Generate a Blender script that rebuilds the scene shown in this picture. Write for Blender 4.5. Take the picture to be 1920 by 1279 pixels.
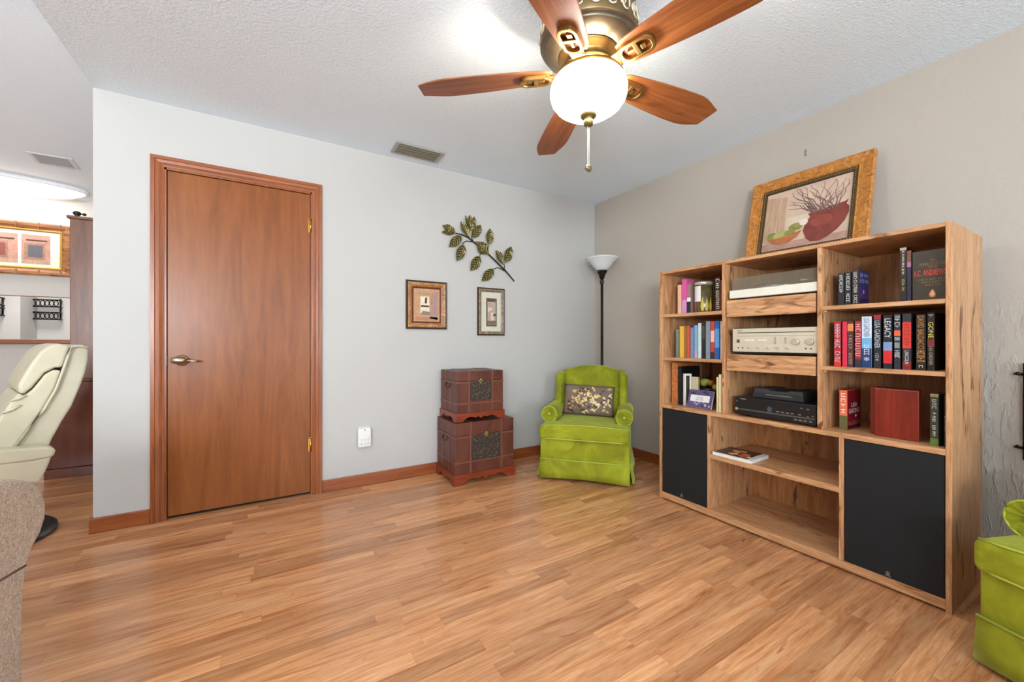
import bpy, bmesh, math, random
from mathutils import Vector, Matrix, Euler

for o in list(bpy.data.objects):
    bpy.data.objects.remove(o, do_unlink=True)
SC = bpy.context.scene
COL = SC.collection
random.seed(7)

# ------------------------------------------------------------------ camera
F = 748.0                      # focal length in pixels of the 1920x1279 frame
TH = math.radians(31.1)        # heading, to the right of +Y
HC = 1.065                     # eye height
cam_d = bpy.data.cameras.new('camera')
cam_d.sensor_width = 36.0
cam_d.lens = F / 1920 * 36.0
cam_d.clip_start = 0.02
cam = bpy.data.objects.new('camera', cam_d)
COL.objects.link(cam)
cam.location = (0, 0, HC)
cam.rotation_euler = (math.radians(90), 0, -TH)
SC.camera = cam

# ------------------------------------------------------------------ world, exposure, daylight
world = bpy.data.worlds.new('world')
SC.world = world
world.use_nodes = True
wbg = world.node_tree.nodes['Background']
wbg.inputs[0].default_value = (0.80, 0.90, 1.0, 1)
wbg.inputs[1].default_value = 2.0
SC.view_settings.view_transform = 'Standard'
SC.view_settings.look = 'None'
SC.view_settings.gamma = 1.0
SC.view_settings.use_curve_mapping = False
SC.view_settings.exposure = 0.07


def area(name, loc, rot, sx, sy, power, col):
    d = bpy.data.lights.new(name, 'AREA')
    d.shape = 'RECTANGLE'
    d.size = sx
    d.size_y = sy
    d.energy = power
    d.color = col
    o = bpy.data.objects.new(name, d)
    COL.objects.link(o)
    o.location = loc
    o.rotation_euler = rot
    return o


# daylight lamps at the unseen rear windows, tilted up to brighten the ceilings
area('window_daylight_fill', (1.25, -2.86, 1.25), (math.radians(102), 0, 0), 2.3, 1.9, 62, (0.80, 0.91, 1.0))
area('window_daylight_fill', (-2.0, -2.86, 1.45), (math.radians(146), 0, 0), 1.7, 1.4, 470, (0.85, 0.93, 1.0))  # window assumed; added fill aimed mostly at the adjoining room's ceiling

# ------------------------------------------------------------------ pixel helpers
SN, CS = math.sin(TH), math.cos(TH)


def ray(u, v):
    a = (u - 960) / F
    return (SN + CS * a, CS - SN * a, (640 - v) / F)


def onZ(u, v, z=0.0):
    r = ray(u, v)
    t = (z - HC) / r[2]
    return Vector((r[0] * t, r[1] * t, z))


def onY(u, v, Y):
    r = ray(u, v)
    t = Y / r[1]
    return Vector((r[0] * t, Y, HC + r[2] * t))


def onPlane(u, v, P0, n):
    r = Vector(ray(u, v))
    o = Vector((0, 0, HC))
    return o + r * ((P0 - o).dot(n) / r.dot(n))


def onX(u, v, X):
    r = ray(u, v)
    t = X / r[0]
    return Vector((X, r[1] * t, HC + r[2] * t))


# ------------------------------------------------------------------ materials
def lin(c):
    f = lambda x: (x / 12.92) if x <= 0.04045 else ((x + 0.055) / 1.055) ** 2.4
    return (f(c[0] / 255), f(c[1] / 255), f(c[2] / 255), 1)


MATS = {}


def nt(name):
    m = bpy.data.materials.new(name)
    m.use_nodes = True
    t = m.node_tree
    return m, t, t.nodes['Principled BSDF']


def coords(t, vec_scale, rnd=True, world_space=False):
    if world_space:
        src = t.nodes.new('ShaderNodeNewGeometry').outputs['Position']
    else:
        src = t.nodes.new('ShaderNodeTexCoord').outputs['Object']
    mp = t.nodes.new('ShaderNodeMapping')
    mp.inputs['Scale'].default_value = vec_scale
    t.links.new(src, mp.inputs['Vector'])
    if rnd:
        oi = t.nodes.new('ShaderNodeObjectInfo')
        mu = t.nodes.new('ShaderNodeMath')
        mu.operation = 'MULTIPLY'
        mu.inputs[1].default_value = 37.0
        t.links.new(oi.outputs['Random'], mu.inputs[0])
        cb = t.nodes.new('ShaderNodeCombineXYZ')
        for i in range(3):
            t.links.new(mu.outputs[0], cb.inputs[i])
        t.links.new(cb.outputs[0], mp.inputs['Location'])
    return mp.outputs['Vector']


def noise(t, vec, scale, detail=4, rough=0.55, dist=0.0):
    n = t.nodes.new('ShaderNodeTexNoise')
    n.inputs['Scale'].default_value = scale
    n.inputs['Detail'].default_value = detail
    n.inputs['Roughness'].default_value = rough
    n.inputs['Distortion'].default_value = dist
    t.links.new(vec, n.inputs['Vector'])
    return n.outputs['Fac']


def ramp(t, fac, stops):
    r = t.nodes.new('ShaderNodeValToRGB')
    e = r.color_ramp.elements
    while len(e) < len(stops):
        e.new(0.5)
    for k, (p, c) in enumerate(stops):
        e[k].position = p
        e[k].color = c
    t.links.new(fac, r.inputs[0])
    return r.outputs[0]


def mixc(t, fac, a, b, mode='MIX'):
    m = t.nodes.new('ShaderNodeMix')
    m.data_type = 'RGBA'
    m.blend_type = mode
    for sock, val in ((m.inputs[0], fac), (m.inputs[6], a), (m.inputs[7], b)):
        if hasattr(val, 'is_linked'):
            t.links.new(val, sock)
        else:
            sock.default_value = val
    return m.outputs[2]


def bump(t, bs, height, strength, dist=0.01):
    b = t.nodes.new('ShaderNodeBump')
    b.inputs['Strength'].default_value = strength
    b.inputs['Distance'].default_value = dist
    t.links.new(height, b.inputs['Height'])
    t.links.new(b.outputs[0], bs.inputs['Normal'])


def plain(name, c, rough=0.5, metal=0.0, var=0.0, nscale=30, spec=0.5, bmp=0.0, coat=0.0):
    if name in MATS:
        return MATS[name]
    m, t, b = nt(name)
    col = lin(c)
    b.inputs['Roughness'].default_value = rough
    b.inputs['Metallic'].default_value = metal
    b.inputs['Specular IOR Level'].default_value = spec
    b.inputs['Coat Weight'].default_value = coat
    v = coords(t, (1, 1, 1))
    n = noise(t, v, nscale, 4)
    k = max(var, 0.04)
    lo = tuple(x * (1 - k) for x in col[:3]) + (1,)
    hi = tuple(min(1, x * (1 + k)) for x in col[:3]) + (1,)
    t.links.new(ramp(t, n, [(0.3, lo), (0.7, hi)]), b.inputs['Base Color'])
    if bmp:
        bump(t, b, n, bmp, 0.004)
    MATS[name] = m
    return m


def wood(name, cols, axis='Z', across=13.0, scale=2.4, rough=0.4, streak=None, streak_lo=0.60, dist=1.2,
         world_space=False, tone=0.0, spec=0.5, coat=0.0, fine=0.25, along=1.0):
    if name in MATS:
        return MATS[name]
    m, t, b = nt(name)
    sv = {'X': (along, across, across), 'Y': (across, along, across), 'Z': (across, across, along)}[axis]
    v = coords(t, sv, True, world_space)
    n = noise(t, v, scale, 5, 0.6, dist)
    k = len(cols)
    c = ramp(t, n, [(0.28 + 0.44 * i / (k - 1), lin(cc)) for i, cc in enumerate(cols)])
    n2 = noise(t, v, scale * 7, 3, 0.7, 0.3)
    c = mixc(t, fine, c, ramp(t, n2, [(0.3, (0.35, 0.3, 0.27, 1)), (0.62, (1, 1, 1, 1))]), 'MULTIPLY')
    if streak:
        sv2 = tuple(x * (1.0 if x > along else 2.6 * along) for x in sv)
        v2 = coords(t, sv2, True, world_space)
        n3 = noise(t, v2, scale * 0.62, 3, 0.55, 1.8)
        f = ramp(t, n3, [(streak_lo, (0, 0, 0, 1)), (streak_lo + 0.10, (1, 1, 1, 1))])
        c = mixc(t, f, c, lin(streak))
    if tone:
        oi = t.nodes.new('ShaderNodeObjectInfo')
        r = ramp(t, oi.outputs['Random'], [(0.0, (1 - tone, 1 - tone * 1.15, 1 - tone * 1.25, 1)), (0.5, (1, 1, 1, 1)),
                                           (1.0, (1 + tone * .8, 1 + tone * .85, 1 + tone * .8, 1))])
        c = mixc(t, 1.0, c, r, 'MULTIPLY')
    t.links.new(c, b.inputs['Base Color'])
    b.inputs['Roughness'].default_value = rough
    b.inputs['Specular IOR Level'].default_value = spec
    b.inputs['Coat Weight'].default_value = coat
    b.inputs['Coat Roughness'].default_value = 0.15
    bump(t, b, n2, 0.06, 0.002)
    MATS[name] = m
    return m


def emit(name, c, strength):
    m, t, b = nt(name)
    b.inputs['Base Color'].default_value = lin((240, 238, 230))
    b.inputs['Emission Color'].default_value = c
    b.inputs['Emission Strength'].default_value = strength
    b.inputs['Roughness'].default_value = 0.4
    return m


def wallmat(name, c, s1, strength, dist=0.006, detail=4, stretch=(1, 1, 1), rough=0.85):
    m, t, b = nt(name)
    v = coords(t, stretch, False)
    n = noise(t, v, s1, detail, 0.6, 0.6)
    col = lin(c)
    lo = tuple(x * 0.97 for x in col[:3]) + (1,)
    t.links.new(ramp(t, noise(t, v, 1.3, 2), [(0.3, lo), (0.7, col)]), b.inputs['Base Color'])
    b.inputs['Roughness'].default_value = rough
    b.inputs['Specular IOR Level'].default_value = 0.25
    bump(t, b, n, strength, dist)
    return m


# ------------------------------------------------------------------ mesh builder
class M:
    def __init__(s):
        s.bm = bmesh.new()

    def face(s, pts, mi=0):
        f = s.bm.faces.new([s.bm.verts.new(p) for p in pts])
        f.material_index = mi
        return s

    def box(s, x0, x1, y0, y1, z0, z1, mi=0):
        v = [s.bm.verts.new((x, y, z)) for z in (z0, z1) for y in (y0, y1) for x in (x0, x1)]
        for q in ((0, 2, 3, 1), (4, 5, 7, 6), (0, 1, 5, 4), (2, 6, 7, 3), (0, 4, 6, 2), (1, 3, 7, 5)):
            s.bm.faces.new([v[i] for i in q]).material_index = mi
        return s

    def rbox(s, c, h, r, n=6, mi=0, fn=None, rot=None, smooth=True):
        """rounded box: centre c, half sizes h, radius r; fn reshapes each local point"""
        c = Vector(c)
        ts = []
        for hh in h:
            rr = min(r, hh * 0.999)
            arc = [-1 + k / 3 for k in range(3)]
            a = [(-hh + rr) - rr * math.cos(math.pi / 2 * k / 3) for k in range(3)]
            inner = [(-hh + rr) + (2 * (hh - rr)) * k / n for k in range(n + 1)]
            b = [-x for x in reversed(a)]
            ts.append(a + inner + b)
        cache = {}

        def P(x, y, z):
            key = (round(x, 6), round(y, 6), round(z, 6))
            if key in cache:
                return cache[key]
            q = Vector((x, y, z))
            inn = Vector([max(-hh + min(r, hh * .999), min(hh - min(r, hh * .999), w)) for w, hh in zip(q, h)])
            d = q - inn
            if d.length > 1e-9:
                rr = min(r, min(h) * 0.999) if False else r
                mx = max(abs(w) for w in d)
                q = inn + d.normalized() * min(r, mx if mx > 0 else r)
            if fn:
                q = Vector(fn(q.x, q.y, q.z))
            if rot:
                q = rot @ q
            v = s.bm.verts.new(c + q)
            cache[key] = v
            return v
        for ax in range(3):
            a1, a2 = [(1, 2), (2, 0), (0, 1)][ax]
            for sg in (-1, 1):
                for i in range(len(ts[a1]) - 1):
                    for j in range(len(ts[a2]) - 1):
                        quad = []
                        for (ii, jj) in ((i, j), (i + 1, j), (i + 1, j + 1), (i, j + 1)):
                            p = [0, 0, 0]
                            p[ax] = sg * h[ax]
                            p[a1] = ts[a1][ii]
                            p[a2] = ts[a2][jj]
                            quad.append(P(*p))
                        if sg < 0:
                            quad.reverse()
                        if len(set(quad)) == 4:
                            try:
                                f = s.bm.faces.new(quad)
                                f.material_index = mi
                                f.smooth = smooth
                            except ValueError:
                                pass
        return s

    def lathe(s, prof, c=(0, 0, 0), seg=32, mi=0, axis='Z', smooth=True, cap=True, rot=None):
        c = Vector(c)
        rings = []
        for (r, z) in prof:
            ring = []
            for k in range(seg):
                a = 2 * math.pi * k / seg
                p = Vector((r * math.cos(a), r * math.sin(a), z))
                if axis == 'X':
                    p = Vector((p.z, p.x, p.y))
                elif axis == 'Y':
                    p = Vector((p.y, p.z, p.x))
                if rot:
                    p = rot @ p
                ring.append(s.bm.verts.new(c + p))
            rings.append(ring)
        for a, b in zip(rings, rings[1:]):
            for k in range(seg):
                f = s.bm.faces.new((a[k], a[(k + 1) % seg], b[(k + 1) % seg], b[k]))
                f.smooth = smooth
                f.material_index = mi
        if cap:
            for rg, rev in ((rings[0], True), (rings[-1], False)):
                f = s.bm.faces.new(list(reversed(rg)) if rev else rg)
                f.material_index = mi
        return s

    def tube(s, pts, r, seg=8, mi=0, closed=False, up=None):
        pts = [Vector(p) for p in pts]
        n = len(pts)
        rr = r if isinstance(r, (list, tuple)) else [r] * n
        rings = []
        for i, p in enumerate(pts):
            if closed:
                d = pts[(i + 1) % n] - pts[i - 1]
            else:
                d = pts[min(i + 1, n - 1)] - pts[max(i - 1, 0)]
            d.normalize()
            u = Vector(up) if up else (Vector((0, 0, 1)) if abs(d.z) < 0.9 else Vector((1, 0, 0)))
            a = d.cross(u).normalized()
            b = a.cross(d)
            rings.append([s.bm.verts.new(p + (a * math.cos(2 * math.pi * k / seg) + b * math.sin(2 * math.pi * k / seg)) * rr[i])
                          for k in range(seg)])
        m = n if closed else n - 1
        for i in range(m):
            A, B = rings[i], rings[(i + 1) % n]
            for k in range(seg):
                f = s.bm.faces.new((A[k], A[(k + 1) % seg], B[(k + 1) % seg], B[k]))
                f.smooth = True
                f.material_index = mi
        if not closed:
            s.bm.faces.new(list(reversed(rings[0]))).material_index = mi
            s.bm.faces.new(rings[-1]).material_index = mi
        return s

    def prism(s, poly, ext, mi=0, smooth=False):
        """poly: list of 3-D points in a plane, ext: extrusion vector"""
        e = Vector(ext)
        A = [s.bm.verts.new(Vector(p)) for p in poly]
        B = [s.bm.verts.new(Vector(p) + e) for p in poly]
        n = len(A)
        s.bm.faces.new(A).material_index = mi
        s.bm.faces.new(list(reversed(B))).material_index = mi
        for i in range(n):
            f = s.bm.faces.new((A[(i + 1) % n], A[i], B[i], B[(i + 1) % n]))
            f.material_index = mi
            f.smooth = smooth
        return s

    def text(s, string, org, right, up, w, h, mi=0, thick=0.0006, fit=True):
        """lettering centred at org, fitted in w x h, in the plane right/up"""
        if string[0] == '~':                 # writing too small to read: letter-like strokes
            right, up, org = Vector(right), Vector(up), Vector(org)
            nrm = right.cross(up) * thick
            n = len(string) - 1
            cw_ = w / n
            for k in range(n):
                if string[k + 1] == ' ':
                    continue
                x0 = -w / 2 + cw_ * k
                rects = [(0.10, 0.26, -.5, .5)]
                j = random.randint(0, 4)
                if j in (0, 1, 3):
                    rects.append((0.62, 0.78, -.5, .5))
                if j in (1, 2):
                    rects.append((0.26, 0.78, .36, .5))
                if j in (2, 3):
                    rects.append((0.26, 0.78, -.5, -.36))
                if j in (0, 4):
                    rects.append((0.26, 0.62, -.07, .07))
                for a, b, c, d in rects:
                    s.face([org + right * (x0 + cw_ * a) + up * (h * c) + nrm, org + right * (x0 + cw_ * b) + up * (h * c) + nrm,
                            org + right * (x0 + cw_ * b) + up * (h * d) + nrm, org + right * (x0 + cw_ * a) + up * (h * d) + nrm], mi)
            return s
        cu = bpy.data.curves.new('lettering', 'FONT')
        cu.body = string
        cu.resolution_u = 2
        cu.align_x = 'LEFT'
        ob = bpy.data.objects.new('lettering', cu)
        me = bpy.data.meshes.new_from_object(ob)
        bpy.data.objects.remove(ob)
        if len(me.vertices) == 0:
            return s
        xs = [v.co.x for v in me.vertices]
        ys = [v.co.y for v in me.vertices]
        x0, x1, y0, y1 = min(xs), max(xs), min(ys), max(ys)
        right = Vector(right)
        up = Vector(up)
        nrm = right.cross(up)
        sx = w / (x1 - x0)
        sy = h / max(1e-6, y1 - y0)
        if not fit:
            sx = sy = min(sx, sy)
        org = Vector(org)
        vs = [s.bm.verts.new(org + right * ((v.co.x - (x0 + x1) / 2) * sx) + up * ((v.co.y - (y0 + y1) / 2) * sy) + nrm * thick)
              for v in me.vertices]
        for p in me.polygons:
            try:
                f = s.bm.faces.new([vs[i] for i in p.vertices])
                f.material_index = mi
            except ValueError:
                pass
        bpy.data.meshes.remove(me)
        return s

    def build(s, name, mats, parent=None, local=False, bevel=0.0, seg=2, loc=None, recalc=True, smooth=False, subsurf=0):
        if recalc:
            bmesh.ops.recalc_face_normals(s.bm, faces=s.bm.faces)
        me = bpy.data.meshes.new(name)
        if smooth:
            for f in s.bm.faces:
                f.smooth = True
        o = bpy.data.objects.new(name, me)
        COL.objects.link(o)
        if parent is not None:
            o.parent = parent
            if not local:
                W = Matrix.Identity(4)
                p = parent
                chain = []
                while p is not None:
                    chain.append(Matrix.LocRotScale(p.location, p.rotation_euler, None))
                    p = p.parent
                for mm in reversed(chain):
                    W = W @ mm
                bmesh.ops.transform(s.bm, matrix=W.inverted(), verts=s.bm.verts)
        elif not local:
            if loc is None:
                vs = [v.co for v in s.bm.verts]
                loc = Vector(((min(v.x for v in vs) + max(v.x for v in vs)) / 2,
                              (min(v.y for v in vs) + max(v.y for v in vs)) / 2, min(v.z for v in vs)))
            bmesh.ops.translate(s.bm, vec=-Vector(loc), verts=s.bm.verts)
            o.location = loc
        s.bm.to_mesh(me)
        s.bm.free()
        for m in (mats if isinstance(mats, (list, tuple)) else [mats]):
            me.materials.append(m)
        if bevel:
            b = o.modifiers.new('bevel', 'BEVEL')
            b.width = bevel
            b.segments = seg
            b.limit_method = 'ANGLE'
            b.angle_limit = math.radians(40)
        if subsurf:
            b = o.modifiers.new('subdivision', 'SUBSURF')
            b.levels = subsurf
            b.render_levels = subsurf
        return o


def thing(name, label, cat, loc=(0, 0, 0), rz=0.0, group=None):
    o = bpy.data.objects.new(name, None)
    COL.objects.link(o)
    o.empty_display_size = 0.1
    o.location = loc
    o.rotation_euler = (0, 0, rz)
    tag(o, label, cat, group)
    return o


def tag(o, label, cat, group=None):
    o['label'] = label
    o['category'] = cat
    if group:
        o['group'] = group
    return o


def struct(o, label, cat):
    o['kind'] = 'structure'
    o['label'] = label
    o['category'] = cat
    return o
# ------------------------------------------------------------------ shared materials
YB, XR, ZC, XW, YF = 3.09, 2.86, 2.47, -0.846, 5.64      # back wall, right wall, ceiling, wall end, far wall
YR, XL = -2.75, -3.6
wall_white = wallmat('painted_wall_white', (190, 188, 184), 90, 0.10)
wall_grey = wallmat('troweled_wall_greige', (186, 177, 166), 26, 0.22, 0.008, 4, (1, 1, 0.5))
wall_beige = wallmat('painted_wall_beige', (204, 198, 190), 90, 0.08)
def trowel(m):
    """rough trowel strokes in the plaster low down beside the unit"""
    t = m.node_tree
    b = t.nodes['Principled BSDF']
    geo = t.nodes.new('ShaderNodeNewGeometry')
    sp = t.nodes.new('ShaderNodeSeparateXYZ')
    t.links.new(geo.outputs['Position'], sp.inputs[0])
    r1 = t.nodes.new('ShaderNodeMapRange')
    for k, v_ in ((1, 1.35), (2, .75), (3, 0.0), (4, 1.0)):
        r1.inputs[k].default_value = v_
    t.links.new(sp.outputs[2], r1.inputs[0])
    mp = t.nodes.new('ShaderNodeMapping')
    mp.inputs['Rotation'].default_value = (math.radians(28), 0, 0)
    mp.inputs['Scale'].default_value = (1, 1.0, .28)
    t.links.new(geo.outputs['Position'], mp.inputs['Vector'])
    n = noise(t, mp.outputs[0], 46, 3, .6, .5)
    rr_ = ramp(t, n, [(.50, (0, 0, 0, 1)), (.68, (1, 1, 1, 1))])
    r2 = t.nodes.new('ShaderNodeMapRange')
    for k, v_ in ((1, 1.0), (2, .35), (3, 0.0), (4, 1.0)):
        r2.inputs[k].default_value = v_
    t.links.new(sp.outputs[1], r2.inputs[0])
    m0 = t.nodes.new('ShaderNodeMath')
    m0.operation = 'MULTIPLY'
    t.links.new(r1.outputs[0], m0.inputs[0])
    t.links.new(r2.outputs[0], m0.inputs[1])
    mu = t.nodes.new('ShaderNodeMath')
    mu.operation = 'MULTIPLY'
    t.links.new(rr_, mu.inputs[0])
    t.links.new(m0.outputs[0], mu.inputs[1])
    b2 = t.nodes.new('ShaderNodeBump')
    b2.inputs['Strength'].default_value = .5
    b2.inputs['Distance'].default_value = .008
    t.links.new(mu.outputs[0], b2.inputs['Height'])
    old = b.inputs['Normal'].links[0].from_socket
    t.links.new(old, b2.inputs['Normal'])
    t.links.new(b2.outputs[0], b.inputs['Normal'])


trowel(wall_grey)
ceil_mat = wallmat('textured_ceiling', (232, 245, 254), 75, 0.55, 0.006, 3)
ceil_white = wallmat('white_ceiling', (240, 247, 252), 60, 0.3, 0.006, 3)
trim_wood = {a: wood('stained_trim_' + a, [(122, 64, 30), (150, 82, 42), (164, 96, 52)], a, 18, 2.2, 0.32, fine=0.35) for a in 'XYZ'}
base_wood = {a: wood('baseboard_stain_' + a, [(128, 66, 32), (150, 80, 40), (160, 90, 48)], a, 14, 2.0, 0.32, fine=0.25) for a in 'XYZ'}
door_wood = wood('birch_door_veneer', [(124, 68, 30), (140, 80, 37), (152, 91, 46)], 'Z', 5.0, 1.3, 0.32, dist=2.2, fine=0.22, along=0.55, spec=0.32)
strip_wood = wood('laminate_floor', [(172, 108, 68), (200, 138, 92), (214, 156, 110), (224, 170, 124)], 'X', 13, 1.5, 0.20,
                  streak=(158, 94, 56), streak_lo=0.66, dist=2.0, world_space=True, tone=0.26, spec=0.5, fine=0.35)
groove_mat = plain('floor_groove', (120, 74, 44), 0.5)
oak = {a: wood('rustic_oak_' + a, [(172, 116, 74), (206, 154, 108), (222, 176, 130)], a, 11, 2.0, 0.42,
               streak=(112, 66, 34), streak_lo=0.60, dist=1.8, fine=0.5) for a in 'XYZ'}
oak_back = wood('rustic_oak_back_panel', [(150, 96, 54), (176, 120, 70), (196, 142, 92)], 'Z', 9, 1.6, 0.45, streak=(84, 48, 24),
                streak_lo=0.6, dist=2.0, fine=0.4)
dark_metal = plain('black_iron', (28, 26, 25), 0.45, 0.6)
black_plastic = plain('black_plastic', (20, 20, 21), 0.38)
black_cloth = plain('black_speaker_cloth', (19, 20, 22), 0.85, 0, 0.08, 400)
cream_paper = plain('book_pages', (226, 216, 196), 0.8, 0, 0.06, 200)

# ------------------------------------------------------------------ floor
fl = M().box(XL, XR + 0.1, YR, YF + 1.9, -0.12, -0.003).build('floor', groove_mat)
struct(fl, 'honey coloured laminate strip floor running through the rooms', 'floor')
PW, PL = 0.0635, 0.635
base_bm = M().box(-0.5, 0.5, -0.5, 0.5, 0, 1)
strip_me = {}
pieces = []
row = 0
y = -1.0
while y < YF + 1.2:
    x = -0.12 + random.gauss(0, 0.035) - PL * 6
    while x < XR + 0.1:
        x1 = x + PL + random.gauss(0, 0.03)
        pieces.append((max(x, XL), min(x1, XR + 0.1), y, y + PW))
        x = x1
    y += PW
    row += 1


def view_size(p):
    cx, cy = (p[0] + p[1]) / 2, (p[2] + p[3]) / 2
    d = cx * SN + cy * CS
    if p[1] - p[0] < 0.05:
        return 0
    if d < 0.35:
        return 0
    u = 960 + F * (cx * CS - cy * SN) / d
    vv = 640 + F * HC / d
    if u < -150 or u > 2050 or vv > 1420:
        return 0
    if cy > YB and cx > XW or cx > XR or (cx > 2.35 and cy < 1.75):
        return 0
    return 1.0 / (d * d * d)


pieces.sort(key=view_size, reverse=True)
G = 0.0005
rest = M()
for k, (x0, x1, y0, y1) in enumerate(pieces):
    if k < 298:
        key = round(x1 - x0, 2)
        if key not in strip_me:
            o = M().box(-(key - G) / 2, (key - G) / 2, -(PW - G) / 2, (PW - G) / 2, -0.006, 0).build('floor_strip', strip_wood, fl, True, bevel=0)
            strip_me[key] = o.data
        else:
            o = bpy.data.objects.new('floor_strip', strip_me[key])
            COL.objects.link(o)
            o.parent = fl
        o.location = Vector(((x0 + x1) / 2, (y0 + y1) / 2, 0.0)) - fl.location
        o.scale = ((x1 - x0 - G) / (key - G), 1, 1)
    else:
        rest.box(x0, x1 - G, y0, y1 - G, -0.006, 0.0)
ro = rest.build('floor_strip', strip_wood, fl)
ro['kind'] = 'stuff'
strip_far = ro

# ------------------------------------------------------------------ ceilings
struct(M().box(XW, XR + 0.11, YR - 0.11, YB + 0.12, ZC, ZC + 0.10).build('ceiling', ceil_mat),
       'light grey textured ceiling over the fan', 'ceiling')
sl = math.tan(math.radians(8))
cz = lambda yy: ZC + (YF - yy) * sl
struct(M().prism([(XL - 0.1, YF + 0.1, cz(YF + 0.1)), (XL - 0.1, YR - 0.1, cz(YR - 0.1)), (XL - 0.1, YR - 0.1, cz(YR) + 0.12), (XL - 0.1, YF + 0.1, cz(YF) + 0.10)],
                 (XR + 0.3 - XL, 0, 0)).build('ceiling', ceil_white),
       'sloping bright white ceiling of the adjoining room', 'ceiling')

# ------------------------------------------------------------------ walls
DX0, DX1, DZ = -0.545, 0.243, 2.095
w = M()
w.box(XW, DX0, YB, YB + 0.115, 0, ZC)
w.box(DX1, XR + 0.11, YB, YB + 0.115, 0, ZC)
w.box(DX0, DX1, YB, YB + 0.115, DZ, ZC)
w.box(DX0, DX1, YB + 0.06, YB + 0.115, 0, DZ)
w.box(XW, XR + 0.11, YB, YB + 0.115, ZC + 0.10, 3.3)
struct(w.build('wall_back', wall_white), 'white painted wall with the brown door', 'wall')
struct(M().box(XR, XR + 0.11, YR, YB, 0, ZC).build('wall_right', wall_grey), 'greige troweled plaster wall behind the bookcase', 'wall')
PX0, PX1, PZ0, PZ1 = -3.1, -1.45, 1.081, 1.496
w = M()
w.box(XL, PX0, YF, YF + 0.11, 0, 2.7)
w.box(PX1, 0.9, YF, YF + 0.11, 0, 2.7)
w.box(PX0, PX1, YF, YF + 0.11, 0, PZ0 - 0.02)
w.box(PX0, PX1, YF, YF + 0.11, PZ1, 2.7)
struct(w.build('wall_far', wall_beige), 'beige wall with a pass-through opening beyond the recliner', 'wall')
w = M()
w.box(XL, XR, YF + 1.9, YF + 2.0, 0, 2.6)
w.box(XL, onY(38, 600, YF + 1.5).x, YF + 1.5, YF + 1.9, 0, 2.6)
struct(w.build('wall_kitchen', wall_white), 'white wall seen through the pass-through opening', 'wall')
struct(M().box(XL - 0.1, XL, YR, YF + 2.0, 0, 3.8).build('wall_left', wall_beige), 'beige wall closing the adjoining room', 'wall')
w = M()
for (x0, x1, z0, z1) in ((XL, -2.9, 0, 3.8), (-1.1, 0.05, 0, 3.8), (2.45, XR, 0, 3.8), (-2.9, -1.1, 0, 0.75), (-2.9, -1.1, 2.15, 3.8),
                         (0.05, 2.45, 0, 0.28), (0.05, 2.45, 2.22, 3.8)):
    w.box(x0, x1, YR - 0.11, YR, z0, z1)
struct(w.build('wall_rear', wall_beige), 'beige wall with two large windows opposite the door', 'wall')
white_pvc = plain('white_window_frame', (232, 232, 230), 0.4)
for nm, x0, x1, z0, z1, lb in (('window_1', 0.05, 2.45, 0.28, 2.22, 'large white framed window opposite the door'),
                               ('window_2', -2.9, -1.1, 0.75, 2.15, 'smaller white framed window of the adjoining room')):
    w = M()
    w.box(x0, x0 + .05, YR - .08, YR - .03, z0, z1).box(x1 - .05, x1, YR - .08, YR - .03, z0, z1)
    w.box(x0, x1, YR - .08, YR - .03, z0, z0 + .05).box(x0, x1, YR - .08, YR - .03, z1 - .05, z1)
    xm = (x0 + x1) / 2
    w.box(xm - .03, xm + .03, YR - .08, YR - .03, z0, z1)
    struct(w.build(nm, white_pvc), lb, 'window')
struct(M().box(XL, XR, YF + 0.11, YF + 2.0, 2.5, 2.6).build('ceiling', ceil_white), 'white ceiling beyond the pass-through opening', 'ceiling')
area('kitchen_fill', (-2.3, YF + 0.9, 2.48), (0, 0, 0), 0.6, 0.6, 34, (1, 0.98, 0.96))  # unseen lamp added to brighten the space beyond the opening

# sill of the pass-through
o = M().box(PX0 - .03, PX1 + .03, YF - 0.10, YF + 0.13, PZ0 - 0.042, PZ0).build('trim_1', trim_wood['X'], bevel=.004)
struct(o, 'brown wooden sill of the pass-through opening', 'sill')

# ------------------------------------------------------------------ baseboards, door casing
BH = 0.085
o = M().box(XW - 0.014, -0.606, YB - 0.014, YB, 0, BH).box(XW - 0.014, XW, YB, YB + 0.13, 0, BH).build('baseboard_back', base_wood['X'], bevel=.004)
struct(o, 'short stained baseboard wrapping the end of the white wall', 'baseboard')
o = M().box(0.304, XR, YB - 0.014, YB, 0, BH).build('baseboard_back', base_wood['X'], bevel=.004)
struct(o, 'stained baseboard along the white wall behind the chests', 'baseboard')
o = M().box(XR - 0.014, XR, YR, YB - 0.014, 0, BH).build('baseboard_right', base_wood['Y'], bevel=.004)
struct(o, 'stained baseboard along the greige wall', 'baseboard')


def casing_profile(a0, a1):
    """(offset across, thickness) steps from outer edge a0 to inner edge a1"""
    w_ = a1 - a0
    return [(a0, 0.0), (a0, 0.018), (a0 + .30 * w_, 0.018), (a0 + .36 * w_, 0.014), (a0 + .62 * w_, 0.012), (a0 + .70 * w_, 0.015),
            (a0 + .86 * w_, 0.010), (a1, 0.007), (a1, 0.0)]


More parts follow.
